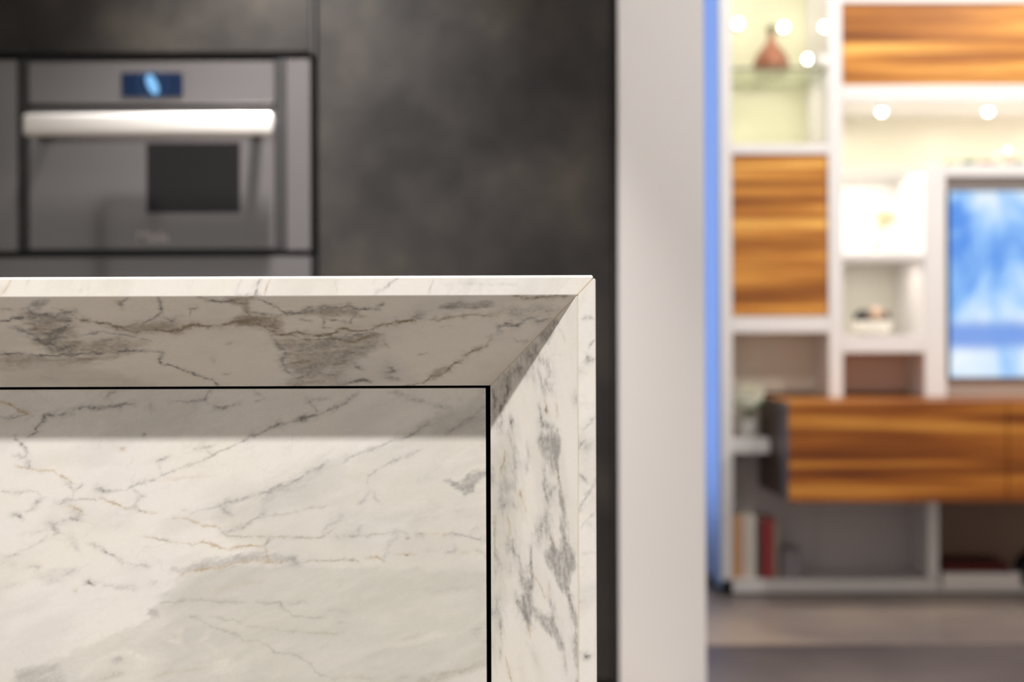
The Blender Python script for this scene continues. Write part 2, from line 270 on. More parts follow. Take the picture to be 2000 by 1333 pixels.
L_V = [  # splayed face of the leg
 ('g',6,.45,[(1040,668),(1045,685),(1042,702)]), ('g',9,.25,[(1012,692),(1030,690),(1040,705)]), ('g',10,.32,[(980,742),(1000,730),(1010,720),(1022,730)]), ('g',5.5,.55,[(991,748),(989,765),(986,785),(976,805)]),
 ('g',5.5,.42,[(963,765),(968,780),(965,800),(965,822)]), ('g',2,.14,[(1090,640),(1100,655),(1103,668)]), ('g',7,.26,[(1052,702),(1070,712),(1072,728),(1066,742),(1072,755),(1080,768)]), ('g',5,.26,[(1052,718),(1055,740),(1060,755),(1063,770)]),
 ('g',4,.14,[(1035,728),(1042,745)]), ('g',5.5,.36,[(1053,790),(1057,810),(1056,825),(1065,835),(1078,832)]), ('d',2.4,.4,[(1068,800),(1069,803)]), ('o',2.4,.22,[(1064,778),(1070,800),(1073,815)]), ('o',2.6,.22,[(1083,780),(1088,797),(1089,812)]),
 ('g',6,.4,[(997,820),(999,830)]), ('g',6,.26,[(990,845),(997,860),(1003,880),(1005,905),(1005,930)]), ('g',9,.24,[(976,822),(979,842)]), ('g',6,.28,[(960,910),(962,928),(961,945)]), ('o',2.4,.34,[(985,882),(985,900),(979,915),(977,935)]),
 ('g',8,.16,[(986,895),(988,930)]), ('g',5,.14,[(1030,862),(1032,890),(1027,925)]), ('o',3,.4,[(1016,962),(1019,973)]), ('g',6,.34,[(1063,905),(1063,930),(1065,950),(1070,970),(1074,985)]), ('m',3.6,.34,[(1086,905),(1091,935),(1095,955),(1100,985)]),
 ('g',5,.25,[(1088,945),(1078,958),(1070,970)]), ('g',9,.28,[(975,962),(981,980),(983,1000)]), ('g',6,.16,[(998,982),(1008,990)]), ('o',1.8,.28,[(1018,975),(1026,990),(1028,1000)]), ('m',4.5,.24,[(966,1010),(965,1040),(966,1070),(969,1090)]),
 ('g',6,.3,[(970,1090),(977,1110)]), ('g',5,.2,[(969,1110),(966,1140)]), ('o',3,.34,[(990,1008),(995,1025),(994,1045)]), ('g',9,.38,[(992,1050),(997,1065),(1004,1080)]), ('g',6.5,.34,[(1004,1080),(1012,1090),(1016,1110),(1020,1130),(1026,1160)]),
 ('g',5.5,.34,[(1037,1068),(1038,1085),(1036,1105),(1037,1130),(1034,1160)]), ('d',7,.3,[(1057,1020),(1056,1040)]), ('g',9,.24,[(1066,998),(1070,1025),(1071,1045)]), ('g',8,.16,[(1045,1030),(1050,1050),(1058,1068)]), ('m',3.4,.28,[(1074,1040),(1078,1058),(1082,1075)]),
 ('g',8,.26,[(1082,1072),(1088,1082)]), ('o',2.8,.34,[(1040,1120),(1050,1135),(1058,1150),(1063,1170)]), ('o',2.6,.22,[(1073,1138),(1074,1160)]), ('g',5,.13,[(994,1102),(999,1125)]), ('g',5,.28,[(971,1158),(972,1185),(976,1210),(978,1235)]),
 ('m',3.4,.18,[(978,1235),(979,1260)]), ('g',5,.2,[(978,1262),(976,1295)]), ('g',7,.2,[(962,1185),(966,1205)]), ('g',8,.38,[(1009,1162),(1015,1185),(1022,1203),(1031,1218)]), ('g',6,.3,[(1073,1168),(1077,1185),(1082,1205)]),
 ('g',6,.36,[(1110,1152),(1116,1180),(1121,1205)]), ('g',6.5,.3,[(1121,1205),(1125,1230),(1125,1260),(1127,1290),(1127,1305)]), ('m',3.4,.2,[(1100,1272),(1104,1295),(1105,1318)]), ('o',3.6,.18,[(1031,1220),(1034,1243)]),
 ('o',2.4,.28,[(988,1285),(993,1305),(999,1333)]), ('g',7,.08,[(1040,1270),(1050,1300)]), ('o',4,.2,[(960,1255),(963,1268)]), ('g',5,.2,[(1125,770),(1124,790)]), ('g',4,.3,[(1128,1330),(1128,1340)])]
L_P = [
 ('g',4,.42,[(1048,650),(1068,635),(1083,620),(1090,630),(1080,650),(1072,667),(1058,670)]), ('g',5,.46,[(1047,862),(1055,852),(1075,845),(1086,852),(1090,840),(1095,860),(1094,880),(1090,895),(1087,915),(1078,928),(1073,905),(1062,890),(1052,878)]),
 ('g',3,.18,[(1086,850),(1090,838),(1096,860),(1094,882),(1089,880)]), ('g',5,.32,[(972,945),(985,935),(1005,938),(1008,955),(990,963),(975,962)]),
 ('g',4,.46,[(1093,960),(1100,980),(1105,1002),(1107,1030),(1110,1060),(1125,1085),(1126,1105),(1116,1125),(1112,1150),(1107,1165),(1094,1150),(1085,1135),(1075,1115),(1064,1098),(1066,1080),(1078,1066),(1088,1082),(1096,1075),(1096,1040),(1095,1000)]),
 ('g',5,.14,[(1100,1085),(1125,1085),(1122,1118),(1105,1110)]), ('g',4,.42,[(1018,1160),(1038,1160),(1044,1185),(1062,1200),(1083,1205),(1087,1225),(1095,1240),(1101,1268),(1090,1272),(1083,1250),(1065,1235),(1050,1215),(1040,1202),(1034,1218),(1022,1200),(1014,1180)]),
 ('g',8,.14,[(962,750),(985,750),(975,830),(960,830)]), ('t',12,.35,[(950,870),(1010,830),(1020,1000),(1000,1090),(960,1330),(950,1330)])]
R_V = [  # edge of the side slab
 ('g',3,.5,[(1138,622),(1148,620),(1158,624)]), ('g',2,.3,[(1162,662),(1152,675),(1150,685)]), ('g',3.4,.4,[(1143,690),(1149,700),(1145,708)]), ('g',3,.35,[(1145,708),(1158,700)]), ('g',5,.22,[(1133,727),(1137,722)]),
 ('g',2.4,.34,[(1163,815),(1148,830),(1140,840)]), ('g',9,.42,[(1134,868),(1137,872)]), ('g',2.8,.38,[(1132,925),(1140,935),(1149,946)]), ('g',3.4,.42,[(1166,938),(1155,955),(1146,968),(1132,998)]), ('g',2.4,.3,[(1164,997),(1148,1015),(1135,1032)]),
 ('g',4,.22,[(1150,1025),(1155,1030)]), ('d',4,.5,[(1143,1287),(1151,1280)]), ('g',2.4,.25,[(1133,1177),(1140,1175)]), ('g',2,.12,[(1135,1080),(1165,1078)])]
F_V = [  # front edge of the worktop
 ('o',2.2,.35,[(25,544),(15,560),(3,575)]), ('g',2,.15,[(58,543),(50,560)]), ('g',2,.16,[(475,543),(465,560),(458,575)]), ('g',3.2,.5,[(509,543),(502,560),(498,577)]), ('o',2.2,.4,[(531,543),(520,565),(514,577)]),
 ('g',2.4,.45,[(778,543),(755,560),(735,575)]), ('g',2,.25,[(846,543),(840,560),(838,577)]), ('g',2,.12,[(655,550),(658,575)]), ('g',3,.14,[(900,552),(1010,556)]), ('g',2.4,.3,[(465,577),(515,577)])]
S_V = []

KCOL = {'g': (0.26, 0.25, 0.248), 'd': (0.16, 0.15, 0.14), 'o': (0.47, 0.35, 0.19), 'm': (0.30, 0.25, 0.18), 'w': (0.88, 0.84, 0.78), 't': (0.52, 0.515, 0.455), 'p': (0.34, 0.33, 0.32), 'b': (0.33, 0.285, 0.235)}
BASE = np.array((0.85, 0.822, 0.778))

_rng = np.random.default_rng(11)
_perm = _rng.permutation(4096); _val = _rng.random(4096)
def vnoise(x, y, seed=0):
    xi = np.floor(x).astype(np.int64); yi = np.floor(y).astype(np.int64)
    fx = x - xi; fy = y - yi
    fx = fx * fx * fx * (fx * (fx * 6 - 15) + 10); fy = fy * fy * fy * (fy * (fy * 6 - 15) + 10)
    def h(a, b): return _val[_perm[(_perm[(a + seed * 131) & 4095] + b) & 4095]]
    return (h(xi, yi) * (1 - fx) + h(xi + 1, yi) * fx) * (1 - fy) + (h(xi, yi + 1) * (1 - fx) + h(xi + 1, yi + 1) * fx) * fy
def fbm(x, y, seed=0, oct=4):
    s = 0; a = 0.5; t = 0
    for k in range(oct):
        s = s + a * vnoise(x * 2 ** k + 17.3 * k, y * 2 ** k - 9.1 * k, seed + k); t += a; a *= 0.55
    return s / t
def smooth(a, b, x):
    t = np.clip((x - a) / (b - a), 0, 1); return t * t * (3 - 2 * t)

def marble(u, v, veins, polys, conv, seed, ang=0.35, gain=1.0):
    """colour of the stone at slab coordinates u, v (flat arrays)"""
    n = u.size
    col = np.tile(BASE, (n, 1))
    # cloudiness of the stone, streaked along the bedding
    a = ang; su = (u * math.cos(a) - v * math.sin(a)); sv = (u * math.sin(a) + v * math.cos(a))
    cl = fbm(su / 210, sv / 70, seed, 4)
    col *= (1 - 0.085 * smooth(0.45, 0.75, cl))[:, None] * np.array((1, 1, 1))
    warm = fbm(su / 150 + 40, sv / 90, seed + 9, 3) - 0.5
    col *= 1 + warm[:, None] * np.array((0.015, 0.0, -0.07))
    wu = u + 3.4 * (fbm(u / 17, v / 17, seed + 3, 3) - 0.5) * 2 + 1.1 * (vnoise(u / 4.5, v / 4.5, seed + 5) - 0.5) * 2
    wv = v + 3.4 * (fbm(u / 17 + 50, v / 17 + 8, seed + 4, 3) - 0.5) * 2 + 1.1 * (vnoise(u / 4.5 + 9, v / 4.5, seed + 6) - 0.5) * 2
    # thin natural hair veins
    for k, (sc, st, wd) in enumerate(((120, 0.08, 0.014), (60, 0.05, 0.02))):
        r = np.abs(fbm(su / sc + 11 * k, sv / sc * 1.6 + 5, seed + 20 + k, 4) - 0.5)
        m = np.exp(-(r / wd) ** 2) * st * smooth(0.45, 0.7, fbm(u / 90, v / 90, seed + 31 + k, 2))
        col = col * (1 - m[:, None]) + np.array(KCOL['g']) * m[:, None]
    mod = smooth(0.22, 0.78, fbm(su / 24, sv / 7, seed + 7, 4)); speck = smooth(0.2, 0.8, fbm(u / 6, v / 6, seed + 17, 2))
    streak = smooth(0.25, 0.75, fbm(su / 60 + 0.9 * cl, sv / 17 + 2.2 * cl, seed + 27, 4))
    fine = vnoise(u / 2.6, v / 2.6, seed + 8)
    if n:
        for kind, soft, st, pts in polys:
            P = np.array([conv(*p) for p in pts])
            lo = P.min(0) - soft * 3; hi = P.max(0) + soft * 3
            ix = np.nonzero((u > lo[0]) & (u < hi[0]) & (v > lo[1]) & (v < hi[1]))[0]
            if not ix.size: continue
            x = wu[ix]; y = wv[ix]; inside = np.zeros(ix.size, bool); d = np.full(ix.size, 1e9)
            for (x0, y0), (x1, y1) in zip(P, np.roll(P, -1, 0)):
                with np.errstate(divide='ignore', invalid='ignore'):
                    c = ((y0 > y) != (y1 > y)) & (x < (x1 - x0) * (y - y0) / (y1 - y0) + x0)
                inside ^= c
                dx, dy = x1 - x0, y1 - y0; t = np.clip(((x - x0) * dx + (y - y0) * dy) / (dx * dx + dy * dy + 1e-9), 0, 1)
                d = np.minimum(d, np.hypot(x - x0 - t * dx, y - y0 - t * dy))
            sd = np.where(inside, d, -d) + (fbm(su[ix] / 26, sv[ix] / 9, seed + 12, 4) - 0.5) * (soft * 2.2 + 4)
            m = smooth(-soft * 1.7, soft * 1.7, sd) * st * (gain if kind != 't' else 1)
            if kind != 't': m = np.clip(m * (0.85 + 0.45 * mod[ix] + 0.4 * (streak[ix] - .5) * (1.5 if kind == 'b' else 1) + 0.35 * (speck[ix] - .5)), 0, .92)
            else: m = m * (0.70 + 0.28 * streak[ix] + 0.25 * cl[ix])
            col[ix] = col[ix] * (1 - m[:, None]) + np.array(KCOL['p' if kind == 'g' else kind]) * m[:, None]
        for kind, wd, st, pts in veins:
            P = np.array([conv(*p) for p in pts])
            R = wd * 5 + 6
            lo = P.min(0) - R; hi = P.max(0) + R
            ix = np.nonzero((u > lo[0]) & (u < hi[0]) & (v > lo[1]) & (v < hi[1]))[0]
            if not ix.size: continue
            x = wu[ix]; y = wv[ix]; d = np.full(ix.size, 1e9); dl = np.zeros(ix.size); acc = 0.0
            for (x0, y0), (x1, y1) in zip(P[:-1], P[1:]):
                dx, dy = x1 - x0, y1 - y0; L = math.hypot(dx, dy)
                t = np.clip(((x - x0) * dx + (y - y0) * dy) / (dx * dx + dy * dy + 1e-9), 0, 1)
                q = np.hypot(x - x0 - t * dx, y - y0 - t * dy); b = q < d
                d = np.where(b, q, d); dl = np.where(b, acc + t * L, dl); acc += L
            ww = wd * (0.55 + 0.9 * vnoise(dl / 11 + seed, dl * 0 + len(pts), seed + 2)) * 0.95
            taper = 0.55 + 0.45 * smooth(0, min(14, acc / 3 + 1e-3), np.minimum(dl, acc - dl) + 1)
            m = (np.exp(-(d / ww) ** 2) * 0.62 + np.exp(-(d / (ww * 2.3)) ** 2) * 0.26 * (0.3 + 1.1 * mod[ix])) * st * taper * gain
            m = m * (0.42 + 0.6 * mod[ix] + 0.62 * speck[ix]) * (0.8 + 0.4 * fine[ix])
            m = np.clip(m * 1.12, 0, 0.95)
            col[ix] = col[ix] * (1 - m[:, None]) + np.array(KCOL[kind]) * m[:, None]
    return np.clip(col, 0, 1)

def mesh_np(name, verts, quads, cols, material, parent=None, ngons=(), smooth_quads=True):
    me = bpy.data.meshes.new(name)
    nv = len(verts); nq = len(quads); tot = nq * 4 + sum(len(g) for g in ngons)
    me.vertices.add(nv); me.vertices.foreach_set('co', np.asarray(verts, np.float32).ravel())
    me.loops.add(tot); me.polygons.add(nq + len(ngons))
    li = np.concatenate([np.asarray(quads, np.int32).ravel()] + [np.asarray(g, np.int32) for g in ngons])
    me.loops.foreach_set('vertex_index', li)
    st = list(range(0, nq * 4, 4)); s = nq * 4
    for g in ngons: st.append(s); s += len(g)
    me.polygons.foreach_set('loop_start', np.asarray(st, np.int32))
    sm = np.zeros(nq + len(ngons), bool)
    if smooth_quads: sm[:nq] = True
    me.polygons.foreach_set('use_smooth', sm)
    me.update(calc_edges=True); me.validate()
    a = me.color_attributes.new('stone', 'FLOAT_COLOR', 'POINT')
    a.data.foreach_set('color', np.concatenate([cols, np.ones((nv, 1))], 1).astype(np.float32).ravel())
    me.materials.append(material)
    o = bpy.data.objects.new(name, me); C.objects.link(o)
    if parent: o.parent = parent
    return o

M_marble = mat('marble', (0.8, 0.75, 0.7), rough=0.3, spec=0.35)
def _m():
    N, L = nodes(M_marble); b = N['Principled BSDF']
    at_ = N.new('ShaderNodeAttribute'); at_.attribute_name = 'stone'
    geo = N.new('ShaderNodeNewGeometry')
    n = N.new('ShaderNodeTexNoise'); n.inputs['Scale'].default_value = 260; n.inputs['Detail'].default_value = 3
    L.new(geo.outputs['Position'], n.inputs['Vector'])
    mr = N.new('ShaderNodeMapRange'); mr.inputs['To Min'].default_value = 0.965; mr.inputs['To Max'].default_value = 1.035
    L.new(n.outputs['Fac'], mr.inputs['Value'])
    mx = N.new('ShaderNodeVectorMath'); mx.operation = 'SCALE'
    L.new(at_.outputs['Color'], mx.inputs[0]); L.new(mr.outputs[0], mx.inputs['Scale'])
    L.new(mx.outputs[0], b.inputs['Base Color'])
_m()

def lines(lo, hi, dlo, dhi, fine, coarse):
    """grid lines from lo to hi, fine between dlo and dhi"""
    a = np.arange(lo, dlo, coarse) if dlo > lo else np.array([])
    b = np.arange(max(lo, dlo), min(hi, dhi), fine)
    c = np.arange(dhi, hi, coarse) if dhi < hi else np.array([])
    return np.unique(np.concatenate([a, b, c, [lo, hi]]))
def grid_quads(r, c, close=False):
    i = np.arange(r * c).reshape(r, c)
    rr = np.vstack([i, i[:1]]) if close else i
    return np.stack([rr[:-1, :-1], rr[:-1, 1:], rr[1:, 1:], rr[1:, :-1]], -1).reshape(-1, 4)

XL = -1.95      # left end of the island
ISL = empty('kitchen_island', (-0.9, 1.9, 0), 'marble kitchen island with splayed picture-frame edge around a recessed front panel', 'kitchen island')
FINE = 0.00080
def rep(a, n): return [a] * n

def build_worktop():
    zt = 0.8975
    prof = []   # (y, z, face, s)
    prof += [(2.36, zt, 'top', 0), (1.9, zt, 'top', 0), (1.5, zt, 'top', 0), (1.475, zt, 'top', 0)]
    r = 0.003
    for k in range(0, 7):
        a = math.pi / 2 * k / 6
        prof.append((Y0 + r - r * math.sin(a), zt - r + r * math.cos(a), 'front', 0))
    for z in np.arange(zt - r - FINE, ZM + 0.0012, -FINE): prof.append((Y0, z, 'front', 0))
    L = math.hypot(ZM - ZI, DEP)
    prof.append((Y0, ZM + 0.0008, 'front', 0)); prof.append((Y0 + .0002, ZM + 0.0001, 'slope', 0))
    for s in np.arange(0.0008, L, FINE): t = s / L; prof.append((Y0 + DEP * t, ZM - (ZM - ZI) * t, 'slope', s))
    prof += [(Y0 + DEP, ZI, 'slope', L), (1.562, ZI, 'slope', L + .012), (1.562, 0.872, 'top', 0), (2.36, 0.872, 'top', 0)]
    y = np.array([p[0] for p in prof]); z = np.array([p[1] for p in prof])
    face = np.array([p[2] for p in prof]); s = np.array([p[3] for p in prof])
    xe = np.minimum(XM + (z - ZM) * 0.95, 0.0838) - 0.00035
    xe = xe - np.where(z > zt - 0.002, (z - zt + 0.002) * 0.7, 0)
    base = lines(XL, XM, -0.57, XM, FINE, 0.02)
    uu = (base - XL) / (XM - XL)
    X = XL + (xe[:, None] - XL) * uu[None, :]
    Yg = np.broadcast_to(y[:, None], X.shape); Zg = np.broadcast_to(z[:, None], X.shape)
    V = np.stack([X, Yg, Zg], -1)
    cols = np.zeros(X.shape + (3,))
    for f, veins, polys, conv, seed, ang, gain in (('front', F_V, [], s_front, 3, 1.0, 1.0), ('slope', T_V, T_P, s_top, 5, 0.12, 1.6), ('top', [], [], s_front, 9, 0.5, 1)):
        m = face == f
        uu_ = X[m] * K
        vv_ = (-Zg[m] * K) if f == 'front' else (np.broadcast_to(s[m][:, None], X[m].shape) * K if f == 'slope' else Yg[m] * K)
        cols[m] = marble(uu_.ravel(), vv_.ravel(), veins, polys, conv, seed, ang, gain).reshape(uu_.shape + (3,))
    nr, nc = X.shape
    q = grid_quads(nr, nc, True)
    i = np.arange(nr * nc).reshape(nr, nc)
    o = mesh_np('worktop', V.reshape(-1, 3), q, cols.reshape(-1, 3), M_marble, None, [i[:, 0][::-1], i[:, -1]], False)
    return o

def build_vertical(name, prof, zend, veinsets):
    """prof: (x, y, face, s) closed loop; swept from the floor up to zend(x, y)"""
    x = np.array([p[0] for p in prof]); y = np.array([p[1] for p in prof])
    face = np.array([p[2] for p in prof]); s = np.array([p[3] for p in prof])
    ze = np.array([zend(a, b) for a, b in zip(x, y)])
    zl = lines(0.0, 0.877, 0.44, 0.877, FINE, 0.02) / 0.877
    Z = ze[:, None] * zl[None, :]
    X = np.broadcast_to(x[:, None], Z.shape); Yg = np.broadcast_to(y[:, None], Z.shape)
    cols = np.zeros(Z.shape + (3,))
    for f, veins, polys, conv, seed, ang, gain in veinsets:
        m = face == f
        if not m.any(): continue
        uu_ = X[m] * K if f == 'front' else (-np.broadcast_to(s[m][:, None], Z[m].shape) * K if f == 'slope' else Yg[m] * K)
        cols[m] = marble(uu_.ravel(), (-Z[m] * K).ravel(), veins, polys, conv, seed, ang, gain).reshape(uu_.shape + (3,))
    nr, nc = Z.shape
    i = np.arange(nr * nc).reshape(nr, nc)
    return mesh_np(name, np.stack([X, Yg, Z], -1).reshape(-1, 3), grid_quads(nr, nc, True)[:, ::-1], cols.reshape(-1, 3), M_marble, None, [i[:, 0], i[:, -1][::-1]], False)

def build_leg():
    L = math.hypot(XM - XI, DEP)
    prof = [(XM, 1.562, 'back', 0), (XM, Y0 + 0.0006, 'slope', 0)]
    for s in np.arange(0.0005, L, FINE): t = s / L; prof.append((XM - (XM - XI) * t, Y0 + DEP * t, 'slope', s))
    prof += [(XI, Y0 + DEP, 'slope', L), (XI, 1.562, 'slope', L + .012)]
    return build_vertical('frame_upright', prof, lambda x, y: ZM + (x - XM) / 0.95 - 0.00045, [('slope', L_V, L_P, s_leg, 14, -1.35, 1.55), ('back', [], [], s_front, 2, 0, 1)])
def build_side():
    x0, x1 = XM + 0.0009, 0.0861; r = 0.0016
    prof = [(x0, 2.36, 'side', 0), (x0, Y0 + 0.0008, 'front', 0), (x0 + .0006, Y0, 'front', 0)]
    for x in np.arange(x0 + 2 * FINE, x1 - r, FINE): prof.append((x, Y0, 'front', 0))
    for k in range(5):
        a = math.pi / 2 * k / 4
        prof.append((x1 - r + r * math.sin(a), Y0 + r - r * math.cos(a), 'front', 0))
    prof += [(x1, 1.5, 'side', 0), (x1, 1.9, 'side', 0), (x1, 2.36, 'side', 0)]
    return build_vertical('side_slab', prof, lambda x, y: min(ZM + (x - XM) / 0.95 - 0.0005, 0.8945) - max(0, x - (x1 - 0.002)) * 0.8, [('front', R_V, [], s_front, 23, 0.8, 1.15), ('side', [], [], s_front, 31, 0.6, 1)])
def build_panel():
    gx = -0.0291; gz = 0.7785
    xs = lines(XL, gx, -0.58, gx, FINE, 0.02); zs = lines(0.05, gz, 0.44, gz, FINE, 0.02)
    X, Z = np.meshgrid(xs, zs); nr, nc = X.shape
    cols = marble((X * K).ravel(), (-Z * K).ravel(), P_V, P_P, s_panel, 42, 0.35, 1.0)
    F_ = np.stack([X, np.full_like(X, YP), Z], -1).reshape(-1, 3)
    i = np.arange(nr * nc).reshape(nr, nc)
    ring = np.concatenate([i[0, :], i[1:, -1], i[-1, :-1][::-1], i[1:-1, 0][::-1]])
    B_ = F_[ring].copy(); B_[:, 1] = YP + 0.02
    nb = nr * nc + np.arange(len(ring))
    side = np.stack([ring, nb, np.roll(nb, -1), np.roll(ring, -1)], -1)
    return mesh_np('front_panel', np.vstack([F_, B_]), np.vstack([grid_quads(nr, nc), side]), np.vstack([cols, cols[ring]]), M_marble, None, [nb[::-1]], False)

for f in (build_worktop, build_leg, build_side, build_panel):
    o = f(); o.parent = ISL; o.matrix_parent_inverse = Matrix.Translation(-ISL.location)
M_black = mat('black_recess', (0.006, 0.006, 0.006), rough=0.9, spec=0.1)
o = boxo('shadow_gap', (XL, XM - .002, YP + 0.0215, 1.62, 0.04, 0.862), M_black, ISL, bev=0, label='matt black backing seen in the narrow gap round the panel')
o = boxo('plinth', (XL, XM - .004, 1.60, 2.32, 0.0, 0.05), M_black, ISL, bev=0)
M_core = mat('cabinet_core', (0.2, 0.19, 0.18), rough=0.7)
boxo('carcass', (XL, XM - .003, 1.63, 2.33, 0.051, 0.87), M_core, ISL, bev=0)
# resin in the mitre: a thin ochre line between worktop and leg
M_resin = mat('joint_resin', (0.62, 0.50, 0.30), rough=0.5)
bm = bmesh.new()
def mit(z): return XM + (z - ZM) * 0.95
pts = [(mit(ZI + .0006), Y0 + DEP - .0004, ZI + .0006), (mit(ZM), Y0 - 0.0001, ZM), (mit(0.893), Y0 - 0.0001, 0.893), (mit(0.893), Y0 + 0.01, 0.893), (mit(ZM), Y0 + 0.02, ZM), (mit(ZI + .0006), Y0 + DEP + 0.01, ZI + .0006)]
fr = [bm.verts.new((x - .00035, y, z + .00030)) for x, y, z in pts]; bk = [bm.verts.new((x + .00035, y, z - .00030)) for x, y, z in pts]
bm.faces.new(fr); bm.faces.new(bk[::-1])
for a in range(6): bm.faces.new((fr[a], bk[a], bk[(a + 1) % 6], fr[(a + 1) % 6]))
o = link('mitre_joint', bm, M_resin, ISL); o['label'] = 'thin ochre resin line along the mitre'
M_resin2 = mat('joint_resin_pale', (0.80, 0.74, 0.60), rough=0.5)
o = boxo('edge_joint', (XM + .00005, XM + .00085, Y0 + .0003, 1.5, 0.0, 0.8767), M_resin2, ISL, bev=0, label='pale resin line where leg meets side slab')
# ---------------------------------------------------------------- room shell
FLOC = (1.7, 0.2, 0)
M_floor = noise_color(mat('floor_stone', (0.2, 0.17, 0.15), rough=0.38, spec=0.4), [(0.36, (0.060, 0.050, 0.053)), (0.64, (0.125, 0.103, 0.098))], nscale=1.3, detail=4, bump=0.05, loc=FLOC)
M_wall = mat('wall_paint', (0.86, 0.835, 0.83), rough=0.85, spec=0.2)
M_ceil = mat('ceiling_paint', (0.8, 0.78, 0.74), rough=0.9, spec=0.2)
def struct(name, dims, m):
    bm = bmesh.new(); box(bm, *dims); o = link(name, bm, m); o['kind'] = 'structure'; return o
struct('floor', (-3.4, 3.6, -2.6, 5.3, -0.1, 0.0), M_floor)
M_floor2 = noise_color(mat('floor_lit_tone', (0.2, 0.17, 0.15), rough=0.35, spec=0.5), [(0.36, (0.17, 0.14, 0.13)), (0.64, (0.32, 0.25, 0.20))], nscale=1.5, detail=4, loc=(3.1, 5.5, 0))
struct('floor', (xat(1377, 700, 3.31) + .001, 3.6, 3.86, 5.0, 0.0001, 0.003), M_floor2)  # lighter slab: brighter light near the shelving put into the floor colour
M_floor3 = noise_color(mat('bounce_floor', (0.36, 0.26, 0.17), rough=0.5), [(0.3, (0.125, 0.098, 0.072)), (0.7, (0.20, 0.165, 0.125))], scale=(1, 9, 1), nscale=2.0, detail=5)
struct('floor', (-3.4, 0.40, -2.6, 3.30, 0.0001, 0.003), M_floor3)  # made-up unseen floor, bounces warm light under the worktop
struct('ceiling', (-3.4, 3.6, -2.6, 5.3, 2.7, 2.8), M_ceil)
struct('wall_left', (-3.5, -3.4, -2.6, 5.3, 0, 2.7), M_wall)
struct('wall_right', (3.6, 3.7, -2.6, 5.3, 0, 2.7), M_wall)
struct('wall_back', (-3.4, 3.6, 5.0, 5.1, 0, 2.7), M_wall)
struct('wall_kitchen', (-3.4, xat(1206, 300, 3.33), 3.97, 4.07, 0, 2.7), M_wall)
struct('wall_middle', (xat(1209.5, 700, 3.31), xat(1377, 700, 3.31), 3.31, 4.07, 0, 2.7), M_wall)

# ---------------------------------------------------------------- kitchen cabinets and built-in oven
YK = 3.33
M_conc = noise_color(mat('dark_concrete_laminate', (0.1, 0.09, 0.085), rough=0.45, spec=0.2), [(0.32, (0.022, 0.021, 0.021)), (0.5, (0.040, 0.036, 0.034)), (0.68, (0.070, 0.061, 0.052))], nscale=3.4, detail=5, rough=0.6, bump=0.04)
M_gap = mat('grey_carcass', (0.05, 0.047, 0.045), rough=0.7)
M_side = mat('black_cabinet_side', (0.018, 0.018, 0.02), rough=0.45)
M_glass = mat('smoked_appliance_glass', (0.088, 0.080, 0.082), rough=0.10, spec=0.9, ior=1.6)
M_trim = mat('dark_steel_trim', (0.035, 0.034, 0.035), rough=0.4)
M_steel = mat('satin_steel', (0.85, 0.82, 0.79), rough=0.5, metal=0.6)
def kb(name, px0, px1, py0, py1, y0, y1, m, parent=None, bev=0.0012, label=None):
    a = kat(px0, py0, YK); b = kat(px1, py1, YK)
    return boxo(name, (a.x, b.x, y0, y1, max(b.z, 0.0), min(a.z, 2.62)), m, parent, bev, label)
# tall door at the right
o = empty('tall_cabinet', at(905, 1600, YK) * 1.0, 'tall dark concrete-look cabinet door beside the pale wall end', 'cabinet'); o.location.z = 0; T = o
kb('door', 621, 1193, -900, 1330, YK, YK + .02, M_conc, T, 0.0015)
kb('body', 621, 1193, -900, 1345, YK + .024, 3.95, M_gap, T, 0)
kb('side_panel', 1195, 1205, -900, 1345, YK + .002, 3.95, M_side, T, 0.001, 'black panel along the right side')
# upper cabinet over the oven
o = empty('wall_cabinet', at(110, 105, YK), 'dark concrete-look cabinet front above the built-in oven', 'cabinet'); U = o
kb('door', -560, 606, -900, 102, YK, YK + .02, M_conc, U, 0.0015)
kb('body', -560, 612, -900, 104, YK + .024, 3.95, M_gap, U, 0)
# base unit under the drawer
B = empty('base_cabinet', at(110, 1346, YK), 'dark base cabinet under the warming drawer, mostly behind the island', 'cabinet'); B.location.z = 0
kb('door', -560, 606, 705, 1300, YK, YK + .02, M_conc, B)
kb('body', -560, 612, 703, 1345, YK + .024, 3.95, M_side, B, 0)
# warming drawer
D = empty('warming_drawer', at(110, 700, YK), 'smoked glass drawer front just under the oven, above the island top', 'drawer')
kb('front', -560, 606, 503, 698, YK, YK + .02, M_glass, D)
kb('body', -560, 612, 498, 701, YK + .024, 3.9, M_side, D, 0)
# oven
O = empty('built_in_oven', kat(298, 495, YK), 'grey glass built-in oven with steel bar handle and blue lit display', 'oven')
kb('housing', 36, 557, 108, 496, YK + .03, 3.88, M_trim, O, 0)
kb('control_panel', 57, 537, 121, 203, YK - .002, YK + .026, M_glass, O)
dr = kb('door', 57, 537, 214, 487, YK - .002, YK + .026, M_glass, O)
for a, b in ((38, 54), (540, 556)): kb('side_trim', a, b, 116, 488, YK + .004, YK + .028, M_trim, O, 0.0006)
kb('trim_strip', 57, 537, 204, 213, YK + .006, YK + .028, M_trim, O, 0)
M_refl = mat('door_reflection', (0.008, 0.007, 0.008), rough=0.1, spec=0.35)  # room's dark reflection on the door glass, painted as a flat patch
kb('dark_reflection', 287, 469, 280, 416, YK - .0026, YK - .0021, M_refl, O, 0, 'dark reflection painted on the door glass')
